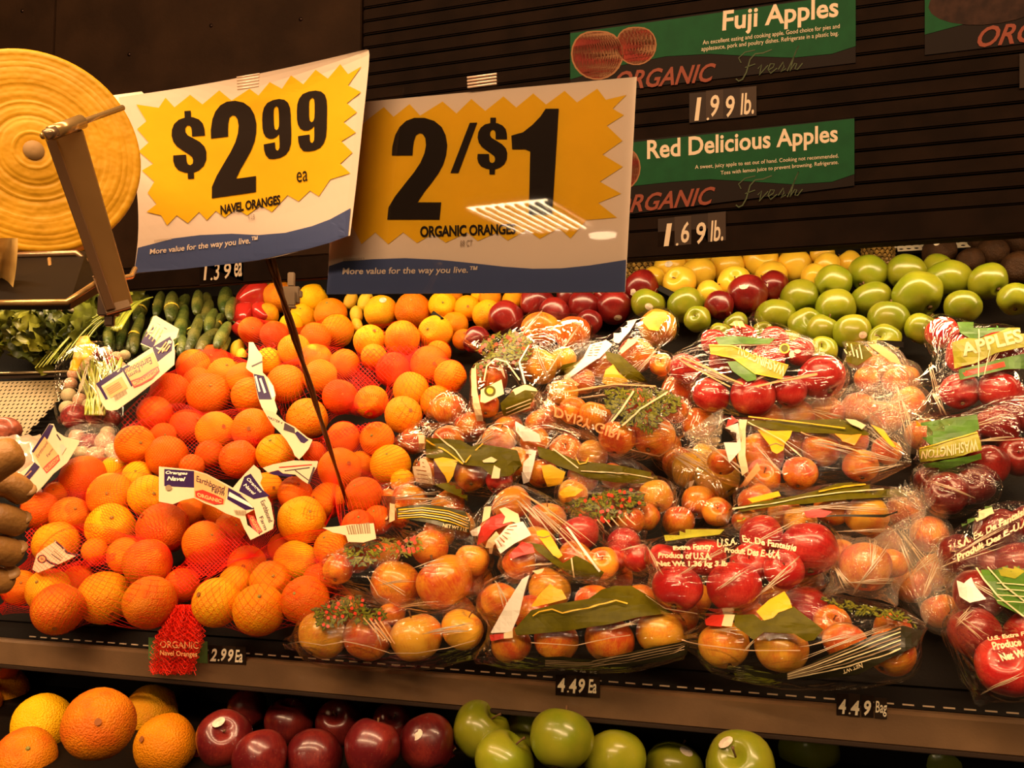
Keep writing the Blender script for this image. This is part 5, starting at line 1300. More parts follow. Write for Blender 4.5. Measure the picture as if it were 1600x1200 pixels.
b.poly([(780,740),(900,728),(1000,730),(1150,745),(1260,745),(1210,790),(1000,790),(820,800)], PGRN); b.poly([(740,800),(830,795),(920,805),(1110,890),(1230,930),(1360,960),(1310,1065),(1100,1025),(930,905),(750,865)], PLIME)
b.poly([(880,930),(960,925),(1100,1010),(1110,1070),(1040,1085),(920,1000)], PGRN)
b.text('WASHINGTON', [(1320,1045),(960,870),(980,800),(1340,965)], CREAM, .02); b.line([(740,800),(920,805),(1110,890),(1360,960)], 1.6, PYEL); b.line([(750,865),(930,905),(1100,1025),(1310,1065)], 1.6, PYEL)
b.poly(ell(1330,830,40,40), PYEL); b.poly(ell(1330,830,28,28), OLIVE); b.poly(ell(1385,880,20,26), CREAM); b.poly(ell(1430,855,24,16), CREAM)
b.poly([(820,560),(900,545),(980,590),(1030,670),(900,650),(830,690)], PPEACH); 
for k in range(4): b.line([(850+k*35,570+k*8),(880+k*35,660+k*6)], 1.6, CREAM)
b.line([(530,900),(700,970),(900,1070),(1010,1110)], 2.4, PPEACH); b.line([(520,920),(760,1060),(910,1130)], 2.0, PPEACH); b.line([(1100,1130),(1350,1075),(1580,1030)], 2.2, PPEACH)  # peach rays are glints of the pulled film, painted on
film_bag('A5', 'slack film bag behind the ribbon bag, under the lowest green apples', (1310, 540), m=FILM_R, corners=[(1320, 535), (1405, 570)])
b = On('A5', T(1280, 360, 5)); b.poly([(100,860),(330,880),(420,980),(300,1060),(150,1000)], OLIVE); b.poly([(380,890),(480,900),(600,980),(640,1050),(560,1030),(440,940)], PPEACH)
for k in range(6): b.line([(150+k*34,880+k*4),(190+k*30,960+k*10)], 2, CREAM)
film_bag('A6', 'bag of red apples with big green leaf print and pale lettering', (1430, 620), corners=[(1425, 600), (1450, 490), (1432, 655)])
b = On('A6', T(1280, 360, 5))
b.poly([(1060,660),(1230,560),(1420,520),(1640,540),(1640,760),(1350,800),(1200,860),(1100,800)], PGRN); b.poly([(1330,690),(1400,620),(1510,620),(1490,720),(1400,760),(1310,790)], mat('print_leaf_bright',(.10,.36,.03),.4))
b.poly([(1040,880),(1140,845),(1240,850),(1400,800),(1530,740),(1700,730),(1700,900),(1560,920),(1380,960),(1220,1040),(1060,1080)], PLIME); b.text('APPLES', [(1090,890),(1560,770),(1600,870),(1130,985)], CREAM, .03, .1)
b.poly([(1090,1090),(1260,1050),(1440,1000),(1700,940),(1700,1080),(1450,1090),(1280,1130),(1100,1175)], PGRN); b.poly([(1120,1110),(1440,1030),(1450,1068),(1140,1145)], BERRY)
b.line([(1245,780),(1245,1150)], 1.8, CREAM); b.line([(1330,920),(1290,1130)], 1.4, CREAM)
film_bag('A7', 'bag of deep red apples with upturned lime ribbon at the picture edge', (1430, 700), corners=[(1425, 655), (1432, 720)])
b = On('A7', T(1320, 500, 5.714))
b.poly([(580,840),(740,770),(940,720),(1180,650),(1250,640),(1230,700),(1050,770),(800,850),(640,890)], mat('print_maroon',(.10,.02,.02),.4)); b.text('WASHINGTON APPLES', [(600,850),(1220,660),(1225,700),(640,880)], PPEACH, .02)
b.poly([(680,920),(820,900),(1180,850),(1200,980),(1000,1080),(800,1140),(690,1050)], PGRN); b.poly([(560,870),(640,900),(740,990),(720,1040),(650,980)], PYEL)
b.poly([(670,1160),(900,1080),(1180,1000),(1210,1100),(1220,1160),(1000,1220),(680,1270)], PLIME); b.text('WASHINGTON', [(1190,1170),(690,1240),(700,1170),(1180,1060)], CREAM, .02)
b.poly([(700,1280),(1000,1230),(1210,1190),(1215,1240),(1000,1300),(780,1360)], PGRN); b.line([(680,1150),(1180,1010)], 1.5, PYEL)
film_bag('A8', 'apple bag with broad green panel, red tie on its side, under the red apples', neck_px=(1422, 722), tail=[(1330, 640), (1360, 610), (1400, 600), (1428, 640)], corners=[(1125, 655)])
b = On('A8', T(1080, 560, 5))
b.poly([(440,460),(700,455),(1000,455),(1200,470),(1330,540),(1400,600),(1280,610),(1100,590),(900,585),(640,560),(430,520)], OLIVE); b.poly([(1210,450),(1350,450),(1500,560),(1600,700),(1560,690),(1400,520)], PYEL)
b.poly([(520,560),(650,572),(790,570),(770,620),(730,670),(720,720),(670,750),(630,730),(610,680),(570,630)], PYEL); b.line([(600,690),(660,670),(720,690)], 1.4, PBRN)
b.poly([(380,450),(445,450),(430,560),(425,760),(450,880),(400,915),(370,780),(375,600)], CREAM); b.tagp([(270,540),(370,510),(385,600),(390,720),(300,820),(250,640)]); b.poly([(300,440),(380,440),(370,500),(280,540)], PRED)
b.leaves([(830,800),(950,760),(1200,750),(1500,790),(1500,900),(1200,950),(900,965),(830,880)], .04); b.poly([(1120,600),(1250,610),(1330,600),(1270,690),(1180,650)], mat('print_amber',(.75,.33,.02),.4))
b.poly([(380,1000),(520,815),(545,870),(440,985)], PPEACH); b.line([(450,470),(900,520),(1200,560)], 1.6, PYEL); b.line([(450,510),(700,650),(860,780)], 1.6, CREAM); b.line([(860,590),(1200,700),(1400,770)], 1.6, PPEACH)
b.poly([(1200,490),(1280,500),(1360,540),(1330,570),(1240,530)], CREAM)
film_bag('A9', 'squashed apple bag between the tied bag and red lettered bag', (1140, 800), corners=[(1122, 812), (1425, 770), (1420, 810)])
b = On('A9', T(960, 740, 5))
b.poly([(930,270),(1150,220),(1400,180),(1600,130),(1740,80),(2000,60),(2180,70),(2300,180),(2100,190),(1800,205),(1500,240),(1300,250),(1000,300)], OLIVE); b.poly([(1040,200),(1280,140),(1300,180),(1080,232)], PYEL)
b.poly([(800,270),(880,170),(970,110),(930,230),(850,270)], WHITE); b.poly([(850,265),(925,240),(915,300),(840,300)], CREAM); b.poly([(740,290),(840,265),(835,300),(760,305)], PRED)
b.line([(930,280),(1300,230),(1500,190),(1800,150),(2100,130)], 1.8, CREAM); b.line([(1600,150),(1800,110),(2000,90)], 2.2, PYEL); b.line([(1500,340),(1750,330),(2100,330),(2200,300)], 3, PDARK); b.poly([(1480,300),(1600,280),(1700,300),(1640,345),(1500,345)], PRED)
film_bag('A10', 'rucked clear bag round one orange-red apple, right of the red apples', neck_px=(1444, 800), tail=[(1380, 775), (1405, 760), (1440, 762), (1465, 775)], m=FILM_R, corners=[(1290, 930), (1400, 945)], tie=False)
b = On('A10', T(1220, 760, 5.714)); b.poly([(245,725),(365,800),(370,960),(270,880)], CREAM); b.poly([(262,762),(330,815),(335,910),(280,865)], mat('print_maroon',(.10,.02,.02),.4))
film_bag('A3', 'apple bag with mirrored DAISY GIRL lettering and wreath, red tie', neck_px=(1066, 678), tail=[(1130, 640), (1128, 680), (1110, 718)], corners=[(832, 622), (846, 662), (860, 605)])
b = On('A3', T(820, 560, 5))
b.leaves([(620,250),(720,235),(850,240),(1000,240),(1150,250),(1230,330),(1180,420),(1090,460),(1040,520),(980,580),(900,560),(880,520),(760,520),(720,430),(640,400)])
b.text('DAISY GIRL', [(235,455),(760,650),(785,575),(240,375)], PPEACH, .02, 0); b.text('Apples', [(510,440),(640,480),(650,400),(520,350)], WHITE, .01, .2); b.text('Fresh', [(190,270),(340,320),(350,270),(200,210)], WHITE, .01, .3)
b.line([(300,270),(700,210),(1100,230)], 2, PPEACH); b.line([(850,260),(760,400),(680,500)], 3, CREAM); b.line([(1150,250),(900,400),(760,530)], 2.6, CREAM)  # these strokes paint the bright lines of the film's folds
film_bag('A16', 'apple bag with green panel beside the oranges, paper tag on its side', (640, 700), corners=[(622, 688), (645, 665), (800, 668)])
c_8 = T(560, 640, 5); b = On('A16', c_8)
b.poly([(530,220),(660,228),(800,240),(880,290),(940,270),(1080,290),(1240,320),(1280,440),(1180,520),(1060,535),(960,450),(840,435),(700,400),(530,375)], OLIVE)
b.poly([(590,390),(660,375),(780,400),(760,450),(740,520),(700,580),(680,520),(640,470)], PYEL); b.poly([(470,200),(522,200),(520,380),(482,365)], CREAM); b.tagp([(415,370),(530,390),(565,450),(590,580),(450,560)], PAPER)
b.poly([(590,400),(680,520),(690,580),(600,575)], mat('print_maroon',(.10,.02,.02),.4)); b.poly([(1040,540),(1060,440),(1110,470),(1100,540)], CREAM); b.poly([(970,405),(1040,375),(1085,400),(1060,420),(980,420)], CREAM)
b.line([(540,240),(700,340),(820,430)], 2.2, PYEL); b.line([(610,190),(760,330),(830,420)], 2, CREAM); b.line([(980,270),(900,340),(840,420)], 2, PYEL)  # fold highlights drawn as pale strokes
film_bag('A17', 'apple bag with long green panel below the mirrored lettering', (820, 700), corners=[(802, 662), (822, 765)])
b = On('A17', T(820, 560, 5))
b.poly([(100,690),(250,730),(400,800),(600,820),(800,850),(1100,920),(1160,985),(900,980),(700,965),(500,940),(400,890),(250,840),(110,770)], OLIVE); b.poly([(130,840),(200,830),(320,890),(290,980),(180,1000),(150,930)], PYEL)
b.line([(220,710),(420,860)], 2, CREAM); b.line([(440,880),(800,900),(1000,940)], 1.4, CREAM); b.line([(400,780),(430,830),(480,820),(500,780)], 2, PYEL)
b = On('A17', c_8); b.k = 8; b.tagp([(1255,300),(1395,330),(1370,450),(1340,560),(1300,580),(1275,440)]); b.poly([(1230,100),(1420,200),(1430,260),(1300,250),(1240,170)], WHITE)
film_bag('A25', 'thin film bag of yellow-green apples beside the tied bag', (1060, 710), corners=[(1050, 700)])
b = On('A25', T(960, 740, 5)); b.poly([(590,60),(630,50),(600,110),(575,120)], WHITE)
film_bag('A18', 'apple bag with brown striped end, beside the oranges', (585, 800), corners=[(578, 760), (582, 835), (735, 800)])
b = On('A18', c_8)
b.poly([(105,670),(290,680),(290,860),(110,975)], mat('print_chocolate',(.16,.05,.02),.4)); b.poly([(105,670),(150,672),(168,820),(150,960),(112,970)], CREAM); b.poly([(250,730),(290,740),(288,865),(245,880)], CREAM); b.poly(ell(210,845,26,18), CREAM)
b.poly([(590,590),(700,578),(800,600),(900,660),(1000,740),(920,770),(820,700),(700,650)], OLIVE); b.poly([(300,770),(400,752),(560,750),(700,770),(830,800),(870,880),(860,960),(700,930),(560,890),(400,860),(310,845)], mat('print_bottle',(.06,.055,.015),.35))
for k in range(5): b.line([(320, 785+k*16), (500, 772+k*18), (700, 800+k*20), (850, 850+k*20)], 1.5, CREAM if k % 2 else PYEL)
b.text('NET WT 3 LB', [(660,895),(840,930),(836,955),(655,920)], CREAM, .02)
film_bag('A15', 'middle apple bag with leafy wreath print, right of the torn tag', (1040, 780), corners=[(1045, 800)])
b = On('A15', T(720, 740, 5)); b.leaves([(780,260),(900,210),(1000,180),(1150,140),(1330,115),(1420,160),(1430,240),(1370,290),(1250,330),(1150,380),(960,380),(840,330)]); b.poly([(770,150),(850,95),(960,130),(900,180),(800,190)], PYEL)
for k in range(6): b.line([(1010+k*55, 360-k*6), (1060+k*60, 420-k*4)], 1.8, CREAM)
film_bag('A14', 'apple bag with torn white tag and yellow leaf print in the middle', (740, 860), corners=[(722, 815), (955, 915)])
b = On('A14', T(720, 740, 5))
b.poly([(540,540),(640,560),(740,650),(800,700),(900,640),(1000,690),(1120,770),(1080,830),(1000,825),(860,790),(720,700),(600,610)], OLIVE); b.poly([(150,430),(240,340),(330,310),(390,390),(270,440),(200,520),(130,560)], PRED)
b.poly([(300,280),(345,265),(450,320),(470,400),(400,380),(330,395),(350,340)], CREAM); b.poly([(175,620),(215,520),(280,450),(315,490),(260,560),(230,690)], CREAM); b.poly([(80,450),(165,405),(150,460),(110,520)], WHITE); b.poly([(170,385),(190,265),(245,262),(230,350)], CREAM)
b.poly([(380,640),(480,540),(560,560),(580,620),(480,640),(400,670)], PRED); b.poly([(590,460),(640,448),(690,462),(710,500),(800,640),(770,665),(725,640),(640,540),(600,500)], PYEL); b.line([(600,500),(650,510),(700,495)], 1.2, PBRN)
b.tagp([(380,405),(485,378),(552,490),(420,560),(320,632),(270,520)], lines=6); b.line([(870,660),(890,800)], 2.4, CREAM); b.line([(830,430),(960,600),(1090,760)], 3.4, WHITE); b.line([(470,160),(640,270),(800,400)], 2, PPEACH)
film_bag('A13', 'small film-wrapped bright red apples beside the white lettering', (955, 840), corners=[(950, 835), (1010, 830)])
film_bag('A12', 'bag of red apples with white Extra Fancy lettering, in the middle', (1000, 880), corners=[(1000, 850), (1010, 930), (1300, 910)])
b = On('A12', T(960, 740, 5)); LW = mat('print_letter', (.92, .62, .36), .4)
b.poly([(370,400),(600,340),(900,305),(1085,310),(1010,370),(900,400),(820,480),(640,500),(400,530)], PLIME); b.poly([(590,350),(720,318),(800,350),(760,385),(680,395)], mat('print_leaf_bright',(.10,.36,.03),.4)); b.poly([(850,310),(1080,308),(1010,360),(900,390)], PGRN)
b.text('Extra Fancy', [(460,570),(760,545),(760,615),(465,615)], LW, .04); b.text('U.S.A.', [(800,520),(960,510),(960,560),(800,590)], LW, .03)
b.text('Produce of U.S.A.', [(350,620),(760,625),(760,685),(350,665)], LW, .04); b.text('Net Wt 1.36 kg 3 lb', [(330,690),(890,690),(880,745),(340,745)], LW, .05)
b.text('Ex. De Fantaisie', [(1000,500),(1110,470),(1440,560),(1400,610)] if False else [(1000,490),(1430,560),(1410,612),(1010,545)], LW, .03); b.text('Produit Des E.-U.A.', [(860,590),(1310,610),(1290,672),(860,630)], LW, .04)
b.poly([(1510,735),(1600,790),(1600,920),(1525,870)], CREAM) if False else None
film_bag('A24', 'film over dark apples in the gap behind the front bags', (1440, 760), corners=[(1440, 740)])
film_bag('A23', 'red apple bag with slanting Ex. De Fantaisie lettering', (1450, 860), corners=[(1455, 850), (1470, 895)])
b = On('A23', T(1320, 680, 5.714)); b.poly([(900,800),(1000,660),(1130,570),(1290,490),(1450,560),(1320,640),(1250,720),(1050,820),(920,850)], PGRN)
b.poly(ell(1190,632,50,48), CREAM); b.poly(ell(1190,632,30,28), OLIVE); b.poly([(1155,700),(1315,650),(1335,700),(1180,780)], CREAM); b.text('U.S.A. Ex. De Fantaisie', [(930,985),(1640,630),(1640,700),(940,1050)], LW, .04); b.text('Produit Des E.-U.A.', [(1000,1075),(1640,735),(1640,800),(1010,1140)], LW, .04)
film_bag('A19', 'apple bag with two leaf clusters, lying above the corner bag', (520, 880), corners=[(505, 880), (760, 930)])
b = On('A19', T(440, 820, 5)); b.leaves([(760,60),(830,10),(950,-20),(1050,20),(1120,180),(1000,250),(900,260),(780,200)], .05); b.leaves([(470,160),(600,120),(700,110),(790,180),(760,260),(680,330),(600,320),(520,290)], .05)
b.line([(240,300),(350,190)], 2, CREAM); b.line([(360,200),(430,270)], 1.4, PBRN)
film_bag('A20', 'front apple bag at the orange side, leaf wreath on its top', (460, 1000), corners=[(448, 1005), (745, 1020)])
b = On('A20', T(440, 820, 5)); b.leaves([(240,670),(330,590),(400,540),(500,560),(620,560),(700,640),(850,700),(800,740),(740,740),(640,790),(600,780),(540,730),(480,760),(350,830),(290,780)], .045)
for k in range(4): b.line([(640+k*45, 730+k*8), (800+k*30, 900+k*10)], 1.8, PPEACH)
film_bag('A21', 'front apple bag with long green panel and yellow leaf, above the 4.49 Ea tag', (745, 960), corners=[(742, 1030), (1065, 930), (1070, 1020)])
b = On('A21', T(740, 860, 5))
b.poly([(320,620),(450,470),(650,420),(900,380),(1000,310),(1100,280),(1230,280),(1350,350),(1500,440),(1560,490),(1300,520),(1100,570),(900,600),(720,630),(340,665)], OLIVE); b.poly([(450,440),(520,340),(600,265),(650,300),(690,310),(730,380),(600,415),(480,440)], PYEL)
b.poly([(140,645),(250,440),(380,230),(440,195),(400,330),(360,500),(300,640),(150,650)], WHITE, 'paper_tag'); b.poly([(130,665),(240,655),(240,690),(140,712)], PRED); b.poly([(240,650),(310,630),(310,685),(240,690)], CREAM); b.poly([(460,170),(555,150),(535,185),(500,195)], CREAM)
b.poly([(480,830),(700,820),(900,850),(1100,820),(1300,770),(1660,700),(1660,810),(1450,860),(1200,900),(900,900),(560,880)], PDARK)
for k in range(4): b.line([(560, 850+k*12), (900, 860+k*12), (1200, 810+k*18), (1640, 720+k*18)], 1.4, PBRN)
b.line([(470,515),(520,480),(620,460),(700,490),(900,450),(1110,400)], 2, PYEL); b.line([(1110,400),(1200,425)], 2, PYEL); b.text('CRISP', [(1230,425),(1350,415),(1355,440),(1235,448)], PYEL, .02) if False else None
film_bag('A11', 'front apple bag with red tie, yellow leaf and dark striped side', neck_px=(1446, 978), tail=[(1400, 850), (1430, 835), (1468, 850), (1480, 900)], corners=[(1062, 1002)])
b = On('A11', T(1050, 880, 5))
b.poly([(490,410),(640,400),(700,450),(820,400),(950,340),(1130,480),(1180,520),(1110,600),(1050,610),(950,550),(720,540),(640,600),(560,540),(490,490)], OLIVE); b.poly([(660,380),(760,290),(880,225),(920,290),(940,350),(830,390),(790,430),(720,450)], PYEL)
b.poly([(260,450),(320,410),(420,405),(390,500),(270,490)], PRED); b.poly([(415,405),(495,410),(470,497),(390,492)], CREAM); b.leaves([(1130,270),(1300,290),(1600,360),(1800,380),(1950,520),(1700,430),(1450,410),(1250,340)], .04)
b.poly([(560,820),(800,860),(1000,820),(1150,740),(1350,660),(1600,560),(1800,500),(1960,540),(1900,650),(1700,740),(1450,860),(1200,890),(900,890),(650,880)], PDARK)
for k in range(6): b.line([(900, 850+k*7), (1100, 780+k*14), (1350, 680+k*24), (1600, 580+k*30), (1780, 520+k*30)], 1.7, CREAM if k % 2 else PBRN)
b.text('NET WT', [(1490,800),(1340,850),(1330,820),(1480,770)], CREAM, .02)
film_bag('A22', 'nearest bag of red apples hanging over the rail end', (1480, 960), corners=[(1480, 900), (1525, 1098), (1500, 1060)])
b = On('A22', T(1320, 860, 4.443)); b.poly([(930,60),(1300,50),(1300,460),(1200,440),(1060,370),(1000,250),(950,170)], PGRN); b.poly([(1050,110),(1150,100),(1250,150),(1180,200),(1080,180)], PLIME)
b.poly([(780,210),(830,230),(880,190),(900,240),(980,340),(870,370),(800,320)], WHITE); b.line([(890,90),(960,200),(1060,320),(1240,460)], 2.4, CREAM); b.line([(960,90),(1100,250),(1300,400)], 2, CREAM)
for k in range(4): b.line([(1050, 230+k*40), (1300, 250+k*40)], 1.4, CREAM)
b.text('U.S. Extra Fancy', [(995,615),(1330,560),(1335,600),(1005,650)], LW, .04); b.text('Produce of U.S.A.', [(1025,650),(1420,590),(1430,640),(1040,700)], LW, .04); b.text('Net Wt 3 lb', [(1070,725),(1330,670),(1345,720),(1095,775)], LW, .05)

for key, lab, cs_ in (('U1', 'half-hidden clear apple bag behind the one with green panel and tag', [(690, 645), (740, 655)]), ('U2', 'half-hidden clear apple bag beside the yellow-green apples', [(1100, 640), (1040, 830)]),
        ('U3', 'half-hidden clear apple bag between lime ribbon bag and side-tied bag', [(1440, 640), (1180, 660)]), ('U4', 'half-hidden clear apple bag behind the red tie at the front', [(1480, 960), (1400, 780)]),
        ('U5', 'half-hidden clear apple bag behind the torn tag', [(740, 890), (700, 940)]), ('U7', 'half-hidden clear apple bag under the wreath bag with tag', [(880, 655), (790, 680)]), ('U6', 'half-hidden clear apple bag under the red lettered one', [(1100, 960), (950, 900)])):
    film_bag(key, lab, cs_[0], corners=cs_, m=FILM_R if key in ('U3', 'U4') else FILM)
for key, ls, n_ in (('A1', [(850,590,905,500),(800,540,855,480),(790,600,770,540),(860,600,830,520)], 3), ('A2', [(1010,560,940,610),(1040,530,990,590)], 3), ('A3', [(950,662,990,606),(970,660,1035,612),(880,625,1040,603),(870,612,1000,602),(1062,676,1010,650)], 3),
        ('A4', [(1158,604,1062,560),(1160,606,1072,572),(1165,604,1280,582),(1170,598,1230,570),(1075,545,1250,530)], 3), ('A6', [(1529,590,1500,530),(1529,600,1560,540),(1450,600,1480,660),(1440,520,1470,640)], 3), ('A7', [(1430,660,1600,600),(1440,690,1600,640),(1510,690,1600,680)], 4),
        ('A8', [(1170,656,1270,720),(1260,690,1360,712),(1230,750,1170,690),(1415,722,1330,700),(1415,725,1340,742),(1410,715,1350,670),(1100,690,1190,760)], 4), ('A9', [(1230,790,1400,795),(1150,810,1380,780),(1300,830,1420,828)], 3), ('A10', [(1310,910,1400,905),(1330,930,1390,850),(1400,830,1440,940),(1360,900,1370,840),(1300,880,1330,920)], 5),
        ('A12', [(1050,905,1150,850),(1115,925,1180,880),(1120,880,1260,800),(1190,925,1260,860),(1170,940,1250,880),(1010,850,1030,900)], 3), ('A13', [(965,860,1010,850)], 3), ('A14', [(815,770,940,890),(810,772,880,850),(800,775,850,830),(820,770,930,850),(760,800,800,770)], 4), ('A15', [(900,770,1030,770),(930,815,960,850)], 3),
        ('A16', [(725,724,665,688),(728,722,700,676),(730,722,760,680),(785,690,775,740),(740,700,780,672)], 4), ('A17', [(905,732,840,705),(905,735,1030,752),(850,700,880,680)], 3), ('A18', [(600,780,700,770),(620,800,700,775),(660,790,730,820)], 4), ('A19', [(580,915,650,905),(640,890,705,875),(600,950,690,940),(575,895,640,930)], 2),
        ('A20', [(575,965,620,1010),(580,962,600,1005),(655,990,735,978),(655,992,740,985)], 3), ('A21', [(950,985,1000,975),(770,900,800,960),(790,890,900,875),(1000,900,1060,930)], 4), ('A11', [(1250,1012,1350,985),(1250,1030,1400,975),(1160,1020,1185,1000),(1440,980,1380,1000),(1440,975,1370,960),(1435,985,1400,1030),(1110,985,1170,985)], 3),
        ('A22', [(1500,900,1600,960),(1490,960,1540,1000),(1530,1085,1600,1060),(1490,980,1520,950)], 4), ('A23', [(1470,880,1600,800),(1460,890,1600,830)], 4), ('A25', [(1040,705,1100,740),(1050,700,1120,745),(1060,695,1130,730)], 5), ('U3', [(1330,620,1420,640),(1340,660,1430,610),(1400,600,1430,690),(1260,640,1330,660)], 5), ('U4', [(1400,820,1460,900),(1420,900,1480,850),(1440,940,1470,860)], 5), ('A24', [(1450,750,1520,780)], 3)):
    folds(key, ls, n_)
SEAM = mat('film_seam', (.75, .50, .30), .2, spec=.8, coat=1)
for key, ln in (('A20', [(450,1006),(470,1002),(505,1008),(540,1002),(575,1009),(610,1020),(650,1020),(700,1012),(742,1000)]), ('A11', [(1066,1000),(1100,1008),(1170,1016),(1250,1016)]), ('A21', [(830,1004),(900,1008),(955,996),(985,992)]), ('A19', [(574,900),(592,930),(625,948),(668,955)]), ('A12', [(1010,930),(1040,950),(1090,958)]), ('A3', [(985,702),(1030,712),(1060,694)])):
    root, bv, mid = BAGS[key]; o = stroke(ln, 1.3, bv, SEAM, root, .002, 'seam'); o and o.data.transform(Matrix.Translation(-mid))
# ---------------------------------------------------------------- vegetables at the far end
CUC = mat('cucumber_skin', (.055, .085, .014), .38, noise_amt=.5, noise_scale=22, col2=(.20, .20, .035), bump=.3, bump_scale=160, coat=.3, rand=.8)
BAND = mat('rubber_band', (.80, .58, .06), .5)
cucs = [(650,110,560,300,95,1),(762,85,715,270,78,1),(850,90,835,300,105,1),(965,110,880,300,95,0),(950,190,905,470,105,0),(1050,75,1030,250,85,0),(1270,55,1255,235,115,0),(1140,150,1085,330,95,0),(1060,260,960,560,85,0),(1245,265,1150,390,95,1),(1200,380,1010,560,105,0),(1290,320,1190,520,95,0),(500,260,430,530,80,0),(615,250,500,540,80,1),(355,320,345,520,75,0),(290,300,215,500,85,0),(560,380,545,560,80,0),(920,430,900,580,80,1),(820,300,760,470,80,0),(1180,220,1120,400,90,0),(1330,130,1300,300,80,0),(800,420,780,540,85,0),(660,380,640,540,85,0),(450,200,400,330,80,0),(960,300,930,420,80,1),(880,360,850,520,85,0),(1120,430,1060,560,90,0),(400,400,380,540,80,0),(1010,340,980,420,60,1),(700,280,690,420,80,0),(1110,100,1120,180,70,0),(1290,440,1220,560,80,0)]
for n_, (x0, y0, x1, y1, w_, bd) in enumerate(cucs):
    a, b_ = c8([(x0, y0)])[0], c8([(x1, y1)])[0]; lift = .045 + .018 * (n_ % 3)
    A, B = bed(*a, lift), bed(*b_, lift + .01); rr_ = w_ / 5 / 2 / F * depth(A); bend = Vector((rnd.uniform(-.006, .006), 0, rnd.uniform(-.004, .004)))
    pts = [A.lerp(B, i / 12) + bend * math.sin(math.pi * i / 12) for i in range(13)]; rd = [rr_ * max(.08, math.sin(math.pi * min(max((i + .25) / 12.5, .0), 1)) ** .38) for i in range(13)]
    me = tube_me('cucumber', pts, rd, 14); o = link('cucumber', me, CUC); local(o, me, A.lerp(B, .5))
    rowl = ['under the header', 'in the middle of the heap', 'low in the heap'][0 if y0 < 180 else 1 if y0 < 310 else 2]
    f = dict(px=a[0], n=n_, row=rowl, o=o); tag(o, '', 'cucumber', 'cucumbers heaped under the header'); o['_r'] = rowl; o['_x'] = a[0]
    if bd:
        u = .62; cc = A.lerp(B, u); t_ = (B - A).normalized() * .004
        bm_ = tube_me('rubber_band', [cc - t_, cc + t_], rr_ * 1.05, 16, False); bm_.transform(Matrix.Translation(-o.location)); link('rubber_band', bm_, BAND, o)
for row in ('under the header', 'in the middle of the heap', 'low in the heap'):
    q_ = sorted([o for o in COL.objects if o.get('_r') == row], key=lambda o: o['_x'])
    for k, o in enumerate(q_):
        band = ' with yellow band' if o.children else ''
        o['label'] = f"green cucumber{band} {row}, {(ORD[k].strip() or 'first')} from the leafy greens"; del o['_r']; del o['_x']
# red peppers behind their net
PEP = mat('pepper_red', (.62, .03, .02), .2, coat=.6, noise_amt=.2, noise_scale=10)
for k, (x, y, r_, lab) in enumerate(((398, 462, 26, 'red pepper under the header, topmost of four'), (381, 492, 20, 'red pepper beside the lowest cucumber'), (408, 488, 16, 'red pepper touching the top oranges'), (376, 514, 13, 'small red pepper above the lemon'))):
    c = bed(x, y, .06); Rr = r_ / F * depth(c); vs, fs = [], []
    for i in range(16):
        a = -math.pi / 2 + math.pi * (i + .3) / 15.6
        for j in range(28):
            p = 2 * math.pi * j / 28; lob = 1 + .12 * math.cos(4 * p + k) * (.4 + .6 * math.cos(a)); rr2 = math.cos(a) ** .6 * lob if math.cos(a) > 0 else .02
            vs.append((rr2 * math.cos(p) * .85, rr2 * math.sin(p) * .85, math.sin(a) * 1.15 - (.25 * max(0, (i - 12) / 3)) ))
    for i in range(15):
        for j in range(28): fs.append((i * 28 + j, i * 28 + (j + 1) % 28, (i + 1) * 28 + (j + 1) % 28, (i + 1) * 28 + j))
    o = link('red_pepper', mesh('red_pepper', [Vector(v) * Rr for v in vs], fs, True), PEP); o.location = c; o.rotation_euler = (R(-30), R(35), k); tag(o, lab, 'pepper', 'red peppers beside the cucumbers')
    st = tube_me('stem', [(0, 0, Rr * .75), (0, 0, Rr * 1.2), (Rr * .15, 0, Rr * 1.4)], [Rr * .16, Rr * .1, Rr * .12], 8); link('stem', st, mat('pepper_stem', (.10, .16, .03), .6), o)
# leafy greens: heads made of crumpled leaves
LG = [mat('lettuce_light', (.38, .38, .03), .45, noise_amt=.5, noise_scale=18, coat=.3), mat('lettuce_mid', (.24, .27, .025), .45, noise_amt=.6, noise_scale=18, coat=.3), mat('lettuce_dark', (.09, .12, .014), .5, noise_amt=.6, noise_scale=18), mat('lettuce_red', (.22, .10, .025), .45, noise_amt=.6, noise_scale=14)]
def leaf_me(name, L_, W_, seed, frill=.25, nu=9, nv=11):
    vs, fs = [], []
    for j in range(nv):
        v_ = j / (nv - 1); w2 = W_ * (.18 + .82 * math.sin(math.pi * min(1, v_ * .8 + .08)) ** .8)
        for i in range(nu):
            u_ = i / (nu - 1) * 2 - 1; e = abs(u_) ** 2
            z = L_ * (.25 * math.sin(v_ * 2.2) + frill * e * .45 * math.sin(v_ * 16 + seed + u_ * 3)) + L_ * .10 * noise.noise(Vector((u_ * 2.2, v_ * 5, seed)))
            if i == nu // 2: z -= L_ * .03
            vs.append((u_ * w2, v_ * L_ + L_ * .05 * e * math.sin(v_ * 20 + seed), z))
    for j in range(nv - 1):
        for i in range(nu - 1): fs.append((j * nu + i, j * nu + i + 1, (j + 1) * nu + i + 1, (j + 1) * nu + i))
    return mesh(name, vs, fs, True)
LFM = [[leaf_me('leaf', .075, .034, s * 3.1 + k) for s in range(3)] for k in range(4)]
for k in range(4):
    for me in LFM[k]: me.materials.append(LG[k])
